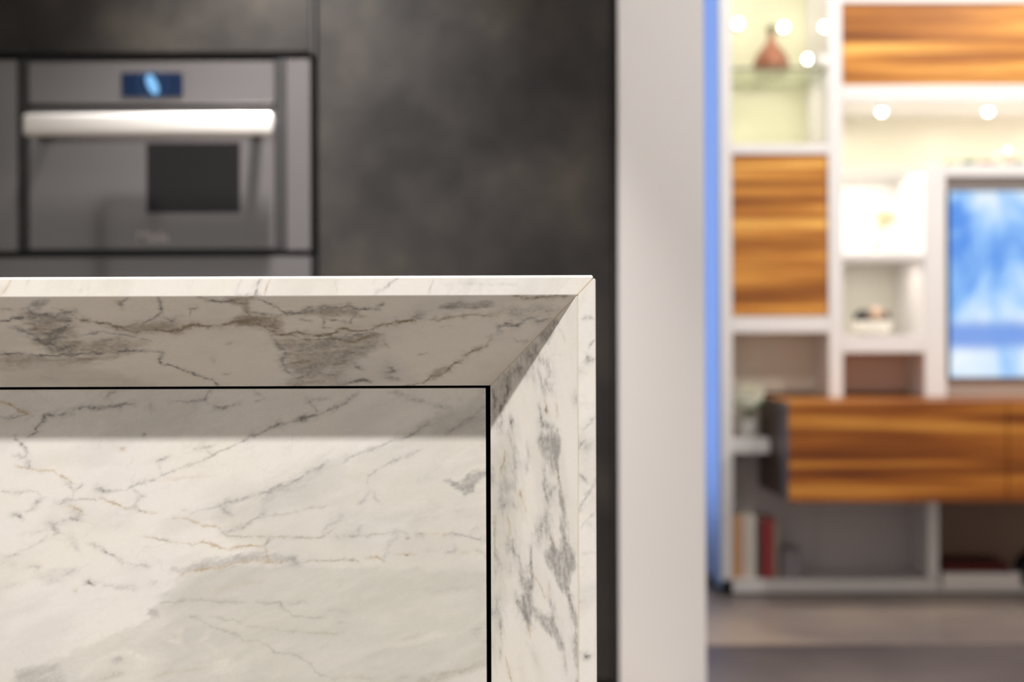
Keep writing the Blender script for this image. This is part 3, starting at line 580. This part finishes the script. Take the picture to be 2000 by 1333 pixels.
# handle: bar on two brackets
hz = zat(290, 244, 3.28)
hx0 = xat(46, 244, 3.275); hx1 = xat(533, 244, 3.275)
bm = bmesh.new(); box(bm, hx0, hx1, 3.262, 3.288, zat(290, 266, 3.275), zat(290, 222, 3.275), bev=0.009, seg=4)
h = link('handle', bm, M_steel, O, smooth=0.6); h['label'] = 'bright satin steel bar handle'
for x in (hx0 + .045, hx1 - .045): boxo('handle_bracket', (x - .012, x + .012, 3.289, YK - .003, hz - .014, hz + .014), M_trim, O, 0.002)
# display
M_disp = mat('display_navy', (0.004, 0.008, 0.02), rough=0.45, spec=0.15, emit=(0.002, 0.009, 0.032), es=1.0)
M_dial = mat('display_light', (0, 0, 0), rough=0.3, emit=(0.22, 0.52, 0.90), es=1.15)
M_dot = mat('display_dots', (0, 0, 0), rough=0.3, emit=(0.08, 0.28, 0.62), es=1.2)
disp = kb('display', 239, 358, 143, 189, YK - .0045, YK - .0025, M_disp, O, 0.0004, 'navy display with a light blue dial and a ring of dots')
c = kat(298, 165, YK - .005); u_ = 1 / 834.2
bm = bmesh.new()
ang = math.radians(24); n = 36; vs_ = []
for k in range(n):
    t = 2 * math.pi * k / n; a_, b_ = 10 * math.cos(t), 21 * math.sin(t)
    x = a_ * math.cos(ang) + b_ * math.sin(ang); z = a_ * -math.sin(ang) * -1 * -1 + b_ * math.cos(ang)
    x = a_ * math.cos(ang) - b_ * math.sin(ang)
    z = a_ * math.sin(ang) + b_ * math.cos(ang)
    vs_.append(bm.verts.new((c.x + x * u_, c.y - .0002, c.z + z * u_)))
bm.faces.new(vs_)
ext = bmesh.ops.extrude_face_region(bm, geom=list(bm.faces))
for v in [g for g in ext['geom'] if isinstance(g, bmesh.types.BMVert)]: v.co.y += .0005
link('dial', bm, M_dial, disp)
bm = bmesh.new()
for k in range(28):
    t = 2 * math.pi * k / 28
    lathe(bm, [(0, -.0014), (.0014, 0), (0, .0014)], (c.x + 27 * u_ * math.cos(t), c.y, c.z + 27 * u_ * math.sin(t)), 6)
link('dial_dots', bm, M_dot, disp)
# lettering on the door
M_let = mat('lettering', (0.48, 0.45, 0.455), rough=0.4)
tc = bpy.data.curves.new('lettering', 'FONT'); tc.body = 'Miele'; tc.size = 0.034; tc.align_x = 'CENTER'; tc.align_y = 'CENTER'; tc.extrude = 0.0004; tc.offset = 0.0006
tc.materials.append(M_let)
tmp = bpy.data.objects.new('lettering_curve', tc); C.objects.link(tmp); bpy.context.view_layer.update()
lm = bpy.data.meshes.new_from_object(tmp.evaluated_get(bpy.context.evaluated_depsgraph_get())); bpy.data.objects.remove(tmp)
lm.name = 'lettering'; lm.materials.clear(); lm.materials.append(M_let)
to = bpy.data.objects.new('lettering', lm); C.objects.link(to); to.parent = O
p = kat(298, 464, YK - .0032); to.location = p - O.location; to.rotation_euler = (math.pi / 2, 0, 0)
# glass filler panels left and right of the oven
for a, b, lab in ((-560, 34, 'smoked glass panel left of the oven'), (559, 606, 'narrow smoked glass strip right of the oven')):
    q = empty('filler_panel', at((a + b) / 2, 492, YK), lab, 'panel', 'glass panels beside the oven')
    kb('front', a, b, 117, 490, YK, YK + .02, M_glass, q)
    kb('body', a - 1, b + 1, 110, 494, YK + .03, 3.88, M_trim, q, 0)

# ---------------------------------------------------------------- tap standing on the island, seen mirrored in the oven glass
fx, fy = -1.30, 2.16
FA = empty('kitchen_tap', (fx, fy, 0.8975), 'tall dark steel bow tap on the island, mirrored in the oven glass', 'tap')
M_tap = mat('dark_steel', (0.015, 0.015, 0.015), rough=0.4, metal=0.0)
bm = bmesh.new(); pts = [(fx, fy, 0.8975), (fx, fy, 1.24)]
for k in range(1, 7): t = math.pi / 2 * k / 6; pts.append((fx + .04 - .04 * math.cos(t), fy, 1.24 + .04 * math.sin(t)))
pts.append((fx + .13, fy, 1.28))
for k in range(1, 7): t = math.pi / 2 * k / 6; pts.append((fx + .13 + .04 * math.sin(t), fy, 1.24 + .04 * math.cos(t)))
pts.append((fx + .17, fy, 1.20)); tube(bm, pts, 0.014, 14); link('spout', bm, M_tap, FA, 0.7)
bm = bmesh.new(); lathe(bm, [(0, 0), (.026, 0), (.026, .006), (.018, .012), (.0165, .09), (0, .09)], (fx, fy, 0.8975), 24); link('base', bm, M_tap, FA, 0.6)
bm = bmesh.new(); tube(bm, [(fx - .012, fy, .955), (fx - .05, fy - .005, .965), (fx - .095, fy - .01, .985)], [.006, .005, .0045], 10); link('lever', bm, M_tap, FA, 0.7)
# ---------------------------------------------------------------- living area: shelving wall
YS, YB = 4.6, 4.96
M_white = mat('white_lacquer', (0.82, 0.79, 0.77), rough=0.3, spec=0.5)
M_blue = mat('blue_lit_side', (0.37, 0.52, 0.84), rough=0.5, spec=0.4)  # blue glow of the corner strip also put into the base colour
M_green = mat('pale_green_glass', (0.80, 0.78, 0.55), rough=0.25, spec=0.6)
M_cream = mat('cream_back', (0.84, 0.79, 0.64), rough=0.35, spec=0.5)
M_wback = mat('white_back', (0.84, 0.82, 0.78), rough=0.4)
M_taupe = mat('taupe_back', (0.60, 0.52, 0.46), rough=0.4, spec=0.5)
M_taupe_deep = mat('light_taupe_back', (0.76, 0.68, 0.57), rough=0.4, spec=0.5)
M_brown_light = mat('tan_back', (0.74, 0.53, 0.42), rough=0.4, spec=0.5)
M_grey = mat('greige_back', (0.80, 0.77, 0.66), rough=0.4, spec=0.5)
M_brown = mat('brown_back', (0.30, 0.185, 0.125), rough=0.4, spec=0.5)
M_dgrey = mat('dark_grey_back', (0.56, 0.51, 0.50), rough=0.4, spec=0.5)
def walnut(name, loc, k=1.0):
    m = mat(name, (0.5, 0.2, 0.05), rough=0.35, spec=0.45)
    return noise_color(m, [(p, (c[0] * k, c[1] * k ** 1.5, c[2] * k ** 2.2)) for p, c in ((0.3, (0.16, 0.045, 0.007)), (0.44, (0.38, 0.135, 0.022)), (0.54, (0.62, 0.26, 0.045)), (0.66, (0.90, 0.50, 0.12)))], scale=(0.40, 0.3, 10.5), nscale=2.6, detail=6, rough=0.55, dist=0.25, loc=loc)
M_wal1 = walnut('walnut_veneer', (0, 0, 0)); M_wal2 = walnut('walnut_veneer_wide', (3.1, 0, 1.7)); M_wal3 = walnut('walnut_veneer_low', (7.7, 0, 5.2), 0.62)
M_ledbulb = mat('led_glow', (0, 0, 0), emit=(1, .97, .88), es=16)
M_clear = mat('clear_glass', (0.93, 0.98, 0.94), rough=0.02, trans=1.0, ior=1.45)

SU = empty('shelving_unit', (1.6, YS, 0), 'wall-filling white shelving unit with walnut fronts, lit niches and blue left side', 'shelving unit')
PR = 2560
def sb(name, px0, px1, py0, py1, m=None, y0=YS, y1=YB, parent=None, bev=0.0015, label=None, tight=True):
    a = lat(px0, py0, YS); b = lat(px1, py1, YS)
    return boxo(name, (a.x, b.x, y0, y1, max(b.z, 0.0), min(a.z, 2.5)), m or M_white, parent or SU, bev, label)
def hx(px): return unroll(px, 666)[0]
# verticals
sb('side_panel', 1408, 1430, -800, 1158)
xb = lat(1408, 700, YS).x
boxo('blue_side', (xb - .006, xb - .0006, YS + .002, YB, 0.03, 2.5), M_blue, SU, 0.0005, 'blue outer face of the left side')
YL = 4.30; zct = lat(1700, 784, YL).z + .0006; zcb = lat(1700, 981, YL).z - .0006
for p0, p1, tp in ((1619, 1646, 2.5), (1806, 1848, lat(0, 322, YS).z)):
    boxo('upright', (lat(p0, 0, YS).x, lat(p1, 0, YS).x, YS, YB, zct, tp), M_white, SU)
boxo('divider', (lat(1812, 0, YS).x, lat(1834, 0, YS).x, YS + .01, YB, lat(0, 1131, YS).z, zcb), M_white, SU, .0015, 'low divider under the walnut drawers')
# horizontals
E = 0.4
sb('shelf', 1430 + E, 1619 - E, 281, 300); sb('shelf', 1430 + E, 1619 - E, 618, 649)
sb('shelf', 1430 + E, 1503, 857, 885)
sb('shelf', 1646 + E, PR, 166, 197); sb('shelf', 1646 + E, PR, -24, 5)
sb('shelf', 1848 + E, PR, 321, 345, label='board over the screen')
sb('shelf', 1646 + E, 1806 - E, 495, 507); sb('shelf', 1646 + E, 1806 - E, 655, 689)
M_basew = mat('grey_white_lacquer', (0.80, 0.77, 0.75), rough=0.35)
sb('base_board', 1408, 1834, 1131, 1158, M_basew); sb('base_board', 1834 + E, PR, 1149, 1158); 
a = lat(1420, 1158.5, YS); boxo('plinth', (a.x, lat(PR, 1160, YS).x, YS + .03, YB, 0.0, a.z), mat('plinth_taupe', (0.16, 0.13, 0.10), rough=0.6), SU, 0)
# glass shelves
sb('glass_shelf', 1430 + E, 1619 - E, 127, 133, mat('green_glass_shelf', (0.86, 0.92, 0.78), rough=0.05, trans=0.92), y0=YS + .03, label='greenish glass shelf under the copper vase')
sb('glass_shelf', 1646 + E, 1806 - E, 325, 330, mat('frosted_glass_shelf', (0.9, 0.9, 0.85), rough=0.4, trans=0.5), y0=YS + .01, label='frosted glass shelf above the white niche')
# backs
def back(px0, px1, py0, py1, m, lab, yb=YB - .012): sb('back_panel', px0 + E, px1 - E, py0, py1, m, yb, yb + .012, bev=0, label=lab)
YM = 4.80; PT = CY + (HC - zct) / YS * F - 1; PB = CY + (HC - zcb) / YS * F + 4
back(1430, 1619, -800, 281, M_green, 'pale green lit glass back')
back(1430, 1619, 300, 618, M_white, None) if False else None
back(1430, 1619, 649, 770, M_taupe_deep, 'taupe back', YM); back(1430, 1503, 770.5, 856, M_taupe_deep, 'taupe back behind the flowers', YM)
back(1430, 1503, 886, PB - 1, M_dgrey, 'dark grey back', YM); back(1430, 1619, PB, 1131, M_dgrey, 'dark grey back behind the books', YM)
back(1646, PR, 197, 325, M_cream, 'cream lit back of the wide niche')
back(1646, 1806, 330, 495, M_wback, 'bright white back')
back(1646, 1806, 507, 655, M_grey, 'greige back')
back(1646, 1806, 689, 770, M_brown_light, 'brown back', YM)
a = lat(1848 + E, 345, YS); boxo('back_panel', (a.x, lat(PR, 345, YS).x, 4.64, 4.66, zct, a.z), M_taupe, SU, 0, 'taupe back behind the screen')
back(1619, 1812, PB, 1131, M_dgrey, 'dark grey back', YM); back(1834, PR, PB, 1148, M_brown, 'brown back')

# niche lamps with glowing lenses; the four in the green cell stand for reflections
def puck(p, r=0.0125, axis='y'):
    bm = bmesh.new(); lathe(bm, [(0, -r), (r * .7, -r * .7), (r, 0), (r * .7, r * .7), (0, r)], p, 20)
    rg = bmesh.new()
    b_ = link('glow_lens', bm, M_ledbulb, None, True)
    return b_
M_ring = mat('chrome_ring', (0.8, 0.8, 0.8), rough=0.2, metal=1)
def lamp_or_glint(p, mount):
    """mount: unit vector from the lens towards the surface it is fixed to"""
    m = Vector(mount); bm = bmesh.new()
    tube(bm, [p + m * 0.004, p + m * 0.012, p + m * 0.020], [0.0145, 0.015, 0.0135], 20)
    h = link('lamp_or_glint', bm, M_ring, SU, 0.6); h['label'] = 'small round glowing spot'
    b_ = puck(p); b_.parent = h
    b_.matrix_parent_inverse = Matrix.Translation(-SU.location)
    return h
yb = YB - .012 - .020
for px, py in ((1443, 45), (1533, 52)): lamp_or_glint(lat(px, py, yb), (0, 1, 0))  # glowing spots added in place of reflections in the glass back
xr = lat(1619, 80, YS).x - .021
for px, py in ((1613, 52), (1580, 115)):
    q, r_ = unroll(px, py); Y = xr / ((q - CX) / F)
    lamp_or_glint(lat(px, py, Y), (1, 0, 0))  # added likewise, standing for reflected spots
zu = lat(1800, 197, YS).z - .0205
for px, py in ((1722, 204), (1930, 202), (2138, 203), (2340, 203)):
    q, r_ = unroll(px, py); Y = 4.69
    lamp_or_glint(Vector(((q - CX) / F * Y, Y, zu)), (0, 0, 1))
ax = lambda px: lat(px, 400, YS).x
area('niche_light_or_fill', (ax(1524), 4.72, 2.1), 0.4, 0.22, col=(1, .95, .82), size_y=0.1)
area('niche_light_or_fill', (ax(1524), 4.8, lat(1524, 136, YS).z), 0.32, 0.2, col=(1, .97, .85), size_y=0.1)
for px in (1722, 1930, 2138, 2340): area('niche_light_or_fill', (ax(px), 4.70, zu - .016), 0.7, 0.02, col=(1, .94, .83))
area('niche_light_or_fill', (ax(1726), 4.70, lat(1726, 507.5, YS).z - .002), 0.45, 0.16, col=(1, .95, .88), size_y=0.06)  # added to brighten the greige niche, no lamp of its own
area('niche_light_or_fill', (ax(1726), 4.74, lat(1726, 331, YS).z), 1.15, 0.2, col=(1, .97, .9), size_y=0.1)

# ---------------------------------------------------------------- walnut fronts
def cab(name, lab, px0, px1, py0, py1, m, y0, Y, doors, grp='walnut fronts in the shelving unit'):
    a = lat(px0, py0, Y); b = lat(px1, py1, Y)
    o = empty(name, ((a.x + b.x) / 2, y0, b.z), lab, 'cabinet', grp)
    boxo('body', (a.x + .001, b.x - .001, y0 + .021, YB - .014, b.z + .001, a.z - .006), M_wbody, o, 0.0008)
    boxo('top_panel', (a.x + .001, b.x - .001, y0 + .021, YB - .014, a.z - .0055, a.z - .0005), m, o, 0.0004)
    for d0, d1 in doors:
        p = lat(d0, py0, Y); q = lat(d1, py1, Y)
        boxo('door', (p.x, q.x, y0, y0 + .02, b.z, a.z), m, o, 0.0015)
    return o
M_wbody = mat('shaded_walnut_body', (0.075, 0.045, 0.032), rough=0.45)  # shade on the drawer unit's side put into this dark colour
cab('walnut_cabinet', 'small upright walnut front left of the white niche', 1432, 1617, 301, 616, M_wal1, YS + .004, YS, [(1432, 1617)])
cab('walnut_cabinet', 'wide walnut front at the top, above the lit niche', 1648, PR, 6.5, 164.5, M_wal2, YS + .004, YS, [(1648, 2110), (2112, PR)])
YL = 4.30
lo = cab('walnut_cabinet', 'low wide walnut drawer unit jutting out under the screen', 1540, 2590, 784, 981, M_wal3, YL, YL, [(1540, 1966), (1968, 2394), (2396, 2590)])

# ---------------------------------------------------------------- screen
TV = empty('television', (lat(2170, 560, 4.61).x, 4.61, lat(2170, 741, 4.61).z), 'flat television showing a blue and white icy picture', 'television')
def tb(name, px0, px1, py0, py1, y0, y1, m, lab=None, bev=.001):
    a = lat(px0, py0, y0); b = lat(px1, py1, y0)
    return boxo(name, (a.x, b.x, y0, y1, b.z, a.z), m, TV, bev, lab)
M_tvb = mat('screen_bezel', (0.02, 0.03, 0.05), rough=0.3)
tb('casing', 1853, 2500, 371, 741, 4.612, 4.6385, M_tvb)
M_scr = bpy.data.materials.new('screen_picture'); M_scr.use_nodes = True
def _s():
    N, L = nodes(M_scr); b = N['Principled BSDF']; b.inputs['Base Color'].default_value = (.01, .01, .02, 1); b.inputs['Roughness'].default_value = .25
    g = N.new('ShaderNodeNewGeometry'); mp = N.new('ShaderNodeMapping')
    mp.inputs['Rotation'].default_value = (0, 0.55, 0); mp.inputs['Scale'].default_value = (1.9, 1, 1.1); L.new(g.outputs['Position'], mp.inputs[0])
    n = N.new('ShaderNodeTexNoise'); n.inputs['Scale'].default_value = 2.6; n.inputs['Detail'].default_value = 4; n.inputs['Distortion'].default_value = 0.8; L.new(mp.outputs[0], n.inputs[0])
    r = N.new('ShaderNodeValToRGB'); e = r.color_ramp.elements; e.new(.5); e.new(.6)
    for k, (p, c) in enumerate(((.36, (.10, .30, .82)), (.46, (.28, .54, .95)), (.54, (.50, .72, .98)), (.64, (.85, .93, 1.0)))): e[k].position = p; e[k].color = (*c, 1)
    L.new(n.outputs[0], r.inputs[0])
    s = N.new('ShaderNodeSeparateXYZ'); L.new(g.outputs['Position'], s.inputs[0])
    rb = N.new('ShaderNodeMapRange'); rb.inputs['From Min'].default_value = lat(1900, 736, 4.66).z; rb.inputs['From Max'].default_value = lat(1900, 374, 4.66).z; L.new(s.outputs['Z'], rb.inputs['Value'])
    band = N.new('ShaderNodeValToRGB'); e = band.color_ramp.elements; e.new(.5); e.new(.6)
    for k, (p, v) in enumerate(((.12, 0), (.18, .9), (.26, .9), (.32, 0))): e[k].position = p; e[k].color = (v, v, v, 1)
    n2 = N.new('ShaderNodeTexNoise'); n2.inputs['Scale'].default_value = 6; L.new(g.outputs['Position'], n2.inputs[0])
    ad = N.new('ShaderNodeMath'); ad.operation = 'MULTIPLY_ADD'; ad.inputs[1].default_value = .06; L.new(n2.outputs[0], ad.inputs[0]); L.new(rb.outputs[0], ad.inputs[2])
    sb_ = N.new('ShaderNodeMath'); sb_.operation = 'SUBTRACT'; sb_.inputs[1].default_value = .03; L.new(ad.outputs[0], sb_.inputs[0]); L.new(sb_.outputs[0], band.inputs[0])
    mx = N.new('ShaderNodeMix'); mx.data_type = 'RGBA'; L.new(band.outputs[0], mx.inputs['Factor']); L.new(r.outputs[0], mx.inputs[6]); mx.inputs[7].default_value = (.15, .31, .78, 1)
    L.new(mx.outputs[2], b.inputs['Emission Color']); b.inputs['Emission Strength'].default_value = 1.0
_s()
tb('screen', 1856, 2497, 374, 738, 4.6095, 4.6118, M_scr, 'lit picture of blue sky, white ice and a darker blue band', 0)

# ---------------------------------------------------------------- ornaments
# copper vase on the glass shelf
v = lat(1508, 126, 4.76); vz = lat(1508, 127, YS).z + .0004
V = empty('copper_vase', (v.x, 4.76, vz), 'squat copper gourd vase with a thin neck on the glass shelf', 'vase')
M_cop = mat('copper_glaze', (0.34, 0.135, 0.07), rough=0.4, metal=0.2)
bm = bmesh.new(); lathe(bm, [(0, 0), (.045, 0), (.056, .010), (.061, .025), (.058, .045), (.048, .065), (.034, .085), (.020, .102), (.012, .118), (.0105, .130), (.0105, .14), (.0075, .14), (.0075, .12), (0, .12)], (v.x, 4.76, vz), 40)
link('body', bm, M_cop, V, 0.9)
bm = bmesh.new(); lathe(bm, [(.009, .1405), (.016, .146), (.014, .160), (.006, .166), (0, .166)], (v.x, 4.76, vz), 24); link('stopper', bm, mat('dark_green_stopper', (0.10, 0.11, 0.04), rough=0.4), V, 0.9)

# gold coral branch in the white niche
gz = lat(1726, 495, YS).z + .0004; gx = lat(1716, 450, 4.75).x
G = empty('coral_sculpture', (gx, 4.75, gz), 'pale gold coral branch ornament in the bright white niche', 'ornament')
M_gold = mat('pale_gold', (0.50, 0.44, 0.24), rough=0.4, metal=0.3)
random.seed(5)
bm = bmesh.new()
def branch(p, d, l, r, lev):
    q = p + d * l; mid = p + d * l * .5 + Vector((random.uniform(-.1, .1), random.uniform(-.1, .1), 0)) * l
    tube(bm, [p, mid, q], [r, r * .85, r * .7], 7)
    if lev:
        for k in range(3 if lev > 1 else 2):
            nd = (d + Vector((random.uniform(-.8, .8), random.uniform(-.5, .5), random.uniform(-.25, .5)))).normalized()
            branch(q, nd, l * .72, r * .7, lev - 1)
branch(Vector((gx - .01, 4.75, gz + .012)), Vector((.12, 0, 1)).normalized(), .052, .0085, 4)
link('branches', bm, M_gold, G, True)
bm = bmesh.new(); lathe(bm, [(0, 0), (.026, 0), (.026, .006), (.012, .012), (0, .014)], (gx - .01, 4.75, gz), 24); link('foot', bm, M_wback, G, 0.6)

# box niche: white bowl with balls
nz = lat(1726, 655, YS).z + .0004; bx_ = lat(1702, 640, 4.72).x
bm = bmesh.new(); lathe(bm, [(0, 0), (.035, 0), (.055, .008), (.069, .030), (.071, .048), (.067, .048), (.063, .030), (.05, .014), (0, .010)], (bx_, 4.72, nz), 40)
tag(link('bowl', bm, mat('white_ceramic', (0.86, 0.82, 0.72), rough=0.3), None, 0.9), 'round white bowl holding small balls in the greige niche', 'bowl')
def ball(x, y, z, r, col, lab):
    bm = bmesh.new(); bmesh.ops.create_icosphere(bm, subdivisions=3, radius=r, matrix=Matrix.Translation((x, y, z)))
    for v_ in bm.verts:
        d = (v_.co - Vector((x, y, z))).normalized(); v_.co += d * r * .04 * math.sin(9 * d.x + 3) * math.sin(8 * d.z)
    tag(link('decorative_ball', bm, mat('ball_' + lab[:6], col, rough=0.6), None, True), lab, 'ornament', 'balls in the white bowl')
ball(bx_ + .010, 4.695, nz + .066, .026, (.50, .34, .24), 'beige wooden ball in the middle of the white bowl')
ball(bx_ - .036, 4.708, nz + .058, .026, (.012, .012, .012), 'dark ball at the left in the white bowl')
ball(bx_ + .043, 4.742, nz + .058, .025, (.03, .028, .02), 'dark ball at the right in the white bowl')
ball(bx_ - .010, 4.752, nz + .060, .025, (.03, .025, .02), 'dark ball behind the beige one in the white bowl')

# flowers in a glass vase on the small left shelf
fz = lat(1465, 857, YS).z + .0004; fx_ = lat(1461, 800, 4.65).x
FL = empty('flower_vase', (fx_, 4.655, fz), 'glass vase with white blooms and green leaves on the small left shelf', 'flower vase')
bm = bmesh.new(); lathe(bm, [(0, 0), (.026, 0), (.030, .006), (.032, .03), (.027, .055), (.029, .066), (.027, .066), (.025, .055), (.029, .03), (.027, .008), (0, .005)], (fx_, 4.655, fz), 32)
link('vase', bm, mat('milky_glass', (0.72, 0.70, 0.66), rough=0.15, trans=0.35), FL, 0.9)
M_pet = mat('white_petal', (0.92, 0.90, 0.78), rough=0.6); M_leaf = mat('green_leaf', (0.17, 0.40, 0.05), rough=0.5); M_stem = mat('green_stem', (0.10, 0.16, 0.04), rough=0.6)
def petal(bm, base, out, L, W, curl):
    out = Vector(out).normalized(); side = out.cross(Vector((0, 0, 1)))
    side = side.normalized() if side.length > 1e-3 else Vector((1, 0, 0)); up = side.cross(out).normalized()
    rows = []
    for i in range(5):
        t = i / 4; w_ = W * math.sin(math.pi * (0.12 + 0.8 * t)); c_ = Vector(base) + out * L * t + up * curl * L * math.sin(t * 2.2)
        rows.append([bm.verts.new(c_ + side * w_ * s_ + up * (abs(s_) ** 2) * w_ * .5) for s_ in (-1, 0, 1)])
    for r0, r1 in zip(rows, rows[1:]):
        for k in range(2): bm.faces.new((r0[k], r0[k + 1], r1[k + 1], r1[k]))
for k, (dx, dy, dz) in enumerate(((-.014, -.012, .122), (.018, -.01, .128), (.002, .015, .146), (.0, -.024, .118), (.026, .012, .140))):
    c_ = Vector((fx_ + dx, 4.655 + dy, fz + dz)); bm = bmesh.new()
    for ring, (m_, el, L_) in enumerate(((5, 1.25, .018), (7, .8, .024), (9, .3, .028), (9, -.15, .026))):
        for j in range(m_):
            a_ = 2 * math.pi * j / m_ + ring * .5 + k
            petal(bm, c_, (math.cos(a_) * math.cos(el), math.sin(a_) * math.cos(el), math.sin(el)), L_ * 1.15, .019, .35)
    bmesh.ops.create_icosphere(bm, subdivisions=2, radius=.026, matrix=Matrix.Translation(c_))
    fo = link('bloom', bm, M_pet, FL, True)
    bm = bmesh.new(); tube(bm, [(fx_ + dx * .1, 4.655 + dy * .1, fz + .01), (fx_ + dx * .5, 4.655 + dy * .5, fz + .08), tuple(c_ - Vector((0, 0, .002)))], .002, 6); link('stem', bm, M_stem, FL, True)
for k in range(8):
    a_ = 2 * math.pi * k / 8 + .2; bm = bmesh.new()
    petal(bm, (fx_ + .008 * math.cos(a_), 4.655 + .008 * math.sin(a_), fz + .080 + .005 * (k % 3)), (math.cos(a_), math.sin(a_), .45), .050, .022, .15)
    link('leaf', bm, M_leaf, FL, True)

# books at the foot of the unit
bz = lat(1470, 1131, YS).z + .0004
def book(px0, px1, pyt, colr, lab, grp, dep=.15):
    x0 = lat(px0, 1100, 4.62).x; x1 = lat(px1, 1100, 4.62).x; zt = lat(px0, pyt, 4.62).z
    o = empty('book', ((x0 + x1) / 2, 4.62, bz), lab, 'book', grp)
    m = mat('book_cover', colr, rough=0.5); t = .0018
    bm = bmesh.new(); box(bm, x0, x1, 4.62, 4.62 + t * 1.5, bz, zt, bev=.0005)
    for a_ in (x0, x1 - t): box(bm, a_, a_ + t, 4.62 + t * 1.5, 4.62 + dep, bz, zt, bev=.0004)
    link('cover', bm, m, o)
    bm = bmesh.new(); box(bm, x0 + t, x1 - t, 4.62 + t * 1.6, 4.62 + dep - .004, bz + .003, zt - .003); link('pages', bm, M_pages, o)
M_pages = mat('paper', (0.75, 0.70, 0.60), rough=0.8)
for a_, b_, t_, c_, l_ in ((1431.5, 1444, 1008, (.62, .30, .09), 'orange book at the left end of the row on the floor shelf'),
                           (1445, 1459, 1004, (.68, .56, .48), 'pale pink book beside the orange one'), (1460, 1474, 1005, (.74, .70, .62), 'cream white book left of the black one'),
                           (1475, 1485, 1020, (.06, .06, .055), 'thin black book between cream and red'), (1486, 1500, 1015, (.36, .03, .035), 'dark red book right of the black one'),
                           (1501, 1510, 1012, (.50, .10, .10), 'lighter red book right of the dark red one'), (1511, 1520, 1018, (.42, .34, .27), 'beige book at the right end of the row')):
    book(a_, b_, t_, c_, l_, 'upright books on the floor shelf')
x0 = lat(1527, 1100, 4.62).x; x1 = lat(1563, 1100, 4.62).x
bo = empty('storage_box', ((x0 + x1) / 2, 4.62, bz), 'small grey box right of the upright books', 'box')
m_ = mat('grey_board', (0.30, 0.28, 0.30), rough=0.6)
boxo('body', (x0, x1, 4.62, 4.74, bz, bz + .07), m_, bo, .002); boxo('lid', (x0 - .001, x1 + .001, 4.619, 4.741, bz + .0705, bz + .09), m_, bo, .002)
# flat books and round vase under the drawers
x0 = lat(1834, 1135, 4.5).x; x1 = lat(1990, 1135, 4.5).x
def flat(name_, lab, x0, x1, z0, z1, colr, y0=4.602, y1=4.82):
    o = empty(name_, ((x0 + x1) / 2, y0, z0), lab, 'book', 'flat books under the drawers')
    t = .002
    bm = bmesh.new(); box(bm, x0, x1, y0, y1, z0, z0 + t, bev=.0005); box(bm, x0, x1, y0, y1, z1 - t, z1, bev=.0005); box(bm, x0, x0 + t, y0, y1, z0 + t, z1 - t)
    link('cover', bm, mat('book_cover', colr, rough=0.5), o)
    bm = bmesh.new(); box(bm, x0 + t + .0005, x1 - .003, y0 + .003, y1 - .003, z0 + t, z1 - t); link('pages', bm, mat('book_pages', tuple(min(1, c * .95) for c in colr), rough=0.8), o)
bw = lat(0, 1149, YS).z + .0004; x0 = lat(1837, 1135, 4.61).x; x1 = lat(1990, 1135, 4.61).x
flat('book', 'thick white book lying flat under the walnut drawers', x0, x1, bw, bw + .047, (.92, .87, .83), 4.59)
flat('book', 'dark red book lying on the thick white book', x0 + .012, x1 - .03, bw + .0474, bw + .074, (.11, .012, .012), 4.62, 4.81)
vx = lat(2012, 1100, 4.68).x
bm = bmesh.new(); lathe(bm, [(0, 0), (.03, 0), (.048, .02), (.056, .05), (.05, .08), (.03, .1), (.018, .108), (.02, .118), (.015, .118), (.012, .105), (0, .1)], (vx, 4.68, bw), 36)
tag(link('round_vase', bm, mat('black_ceramic', (0.008, 0.008, 0.008), rough=0.25), None, 0.9), 'round black vase at the right edge beside the flat books', 'vase')
# small coloured glass dishes on the board over the screen
tz = lat(1900, 321, YS).z + .0004
def dish(px, r, h, colr, lab, emit=None):
    x = lat(px, 315, 4.67).x; bm = bmesh.new()
    lathe(bm, [(0, 0), (r * .6, 0), (r, h * .6), (r * .95, h), (r * .88, h), (r * .9, h * .6), (r * .5, h * .25), (0, h * .2)], (x, 4.67, tz), 28)
    tag(link('glass_dish', bm, mat('dish_glass', colr, rough=0.12, spec=0.7), None, 0.9), lab, 'dish', 'dishes over the screen'); return x
dish(1858, .022, .016, (.34, .30, .10), 'low olive glass dish at the left end above the screen')
dish(1893, .026, .020, (.06, .16, .08), 'dark green glass dish right of the olive dish')
dish(1926, .020, .017, (.62, .12, .08), 'red glass dish between the green dish and the two glints')
dish(1990, .022, .018, (.10, .22, .16), 'teal glass dish at the right above the screen')
for px, py, colr, lab in ((1946, 304, (1, .62, .42), 'glowing orange reflection spot above the screen'), (1969, 295, (1, .86, .76), 'glowing pale reflection spot right of the orange one')):
    x = lat(px, py, 4.66).x; z = lat(px, py, 4.66).z  # glowing balls added to stand for pinkish reflections
    o = empty('reflection_glint', (x, 4.66, tz), lab, 'reflection', 'reflections over the screen')
    bm = bmesh.new(); lathe(bm, [(0, 0), (.011, 0), (.012, max(.006, z - tz - .014)), (0, max(.006, z - tz - .014))], (x, 4.66, tz), 20); link('glint_stand', bm, M_clear if False else mat('stand_glass', (.6, .4, .3), rough=.2), o, .6)
    bm = bmesh.new(); lathe(bm, [(0, -.011), (.008, -.008), (.011, 0), (.008, .008), (0, .011)], (x, 4.66, z), 18); link('glint_ball', bm, mat('reflection_glow', (0, 0, 0), emit=colr, es=2.6), o, True)
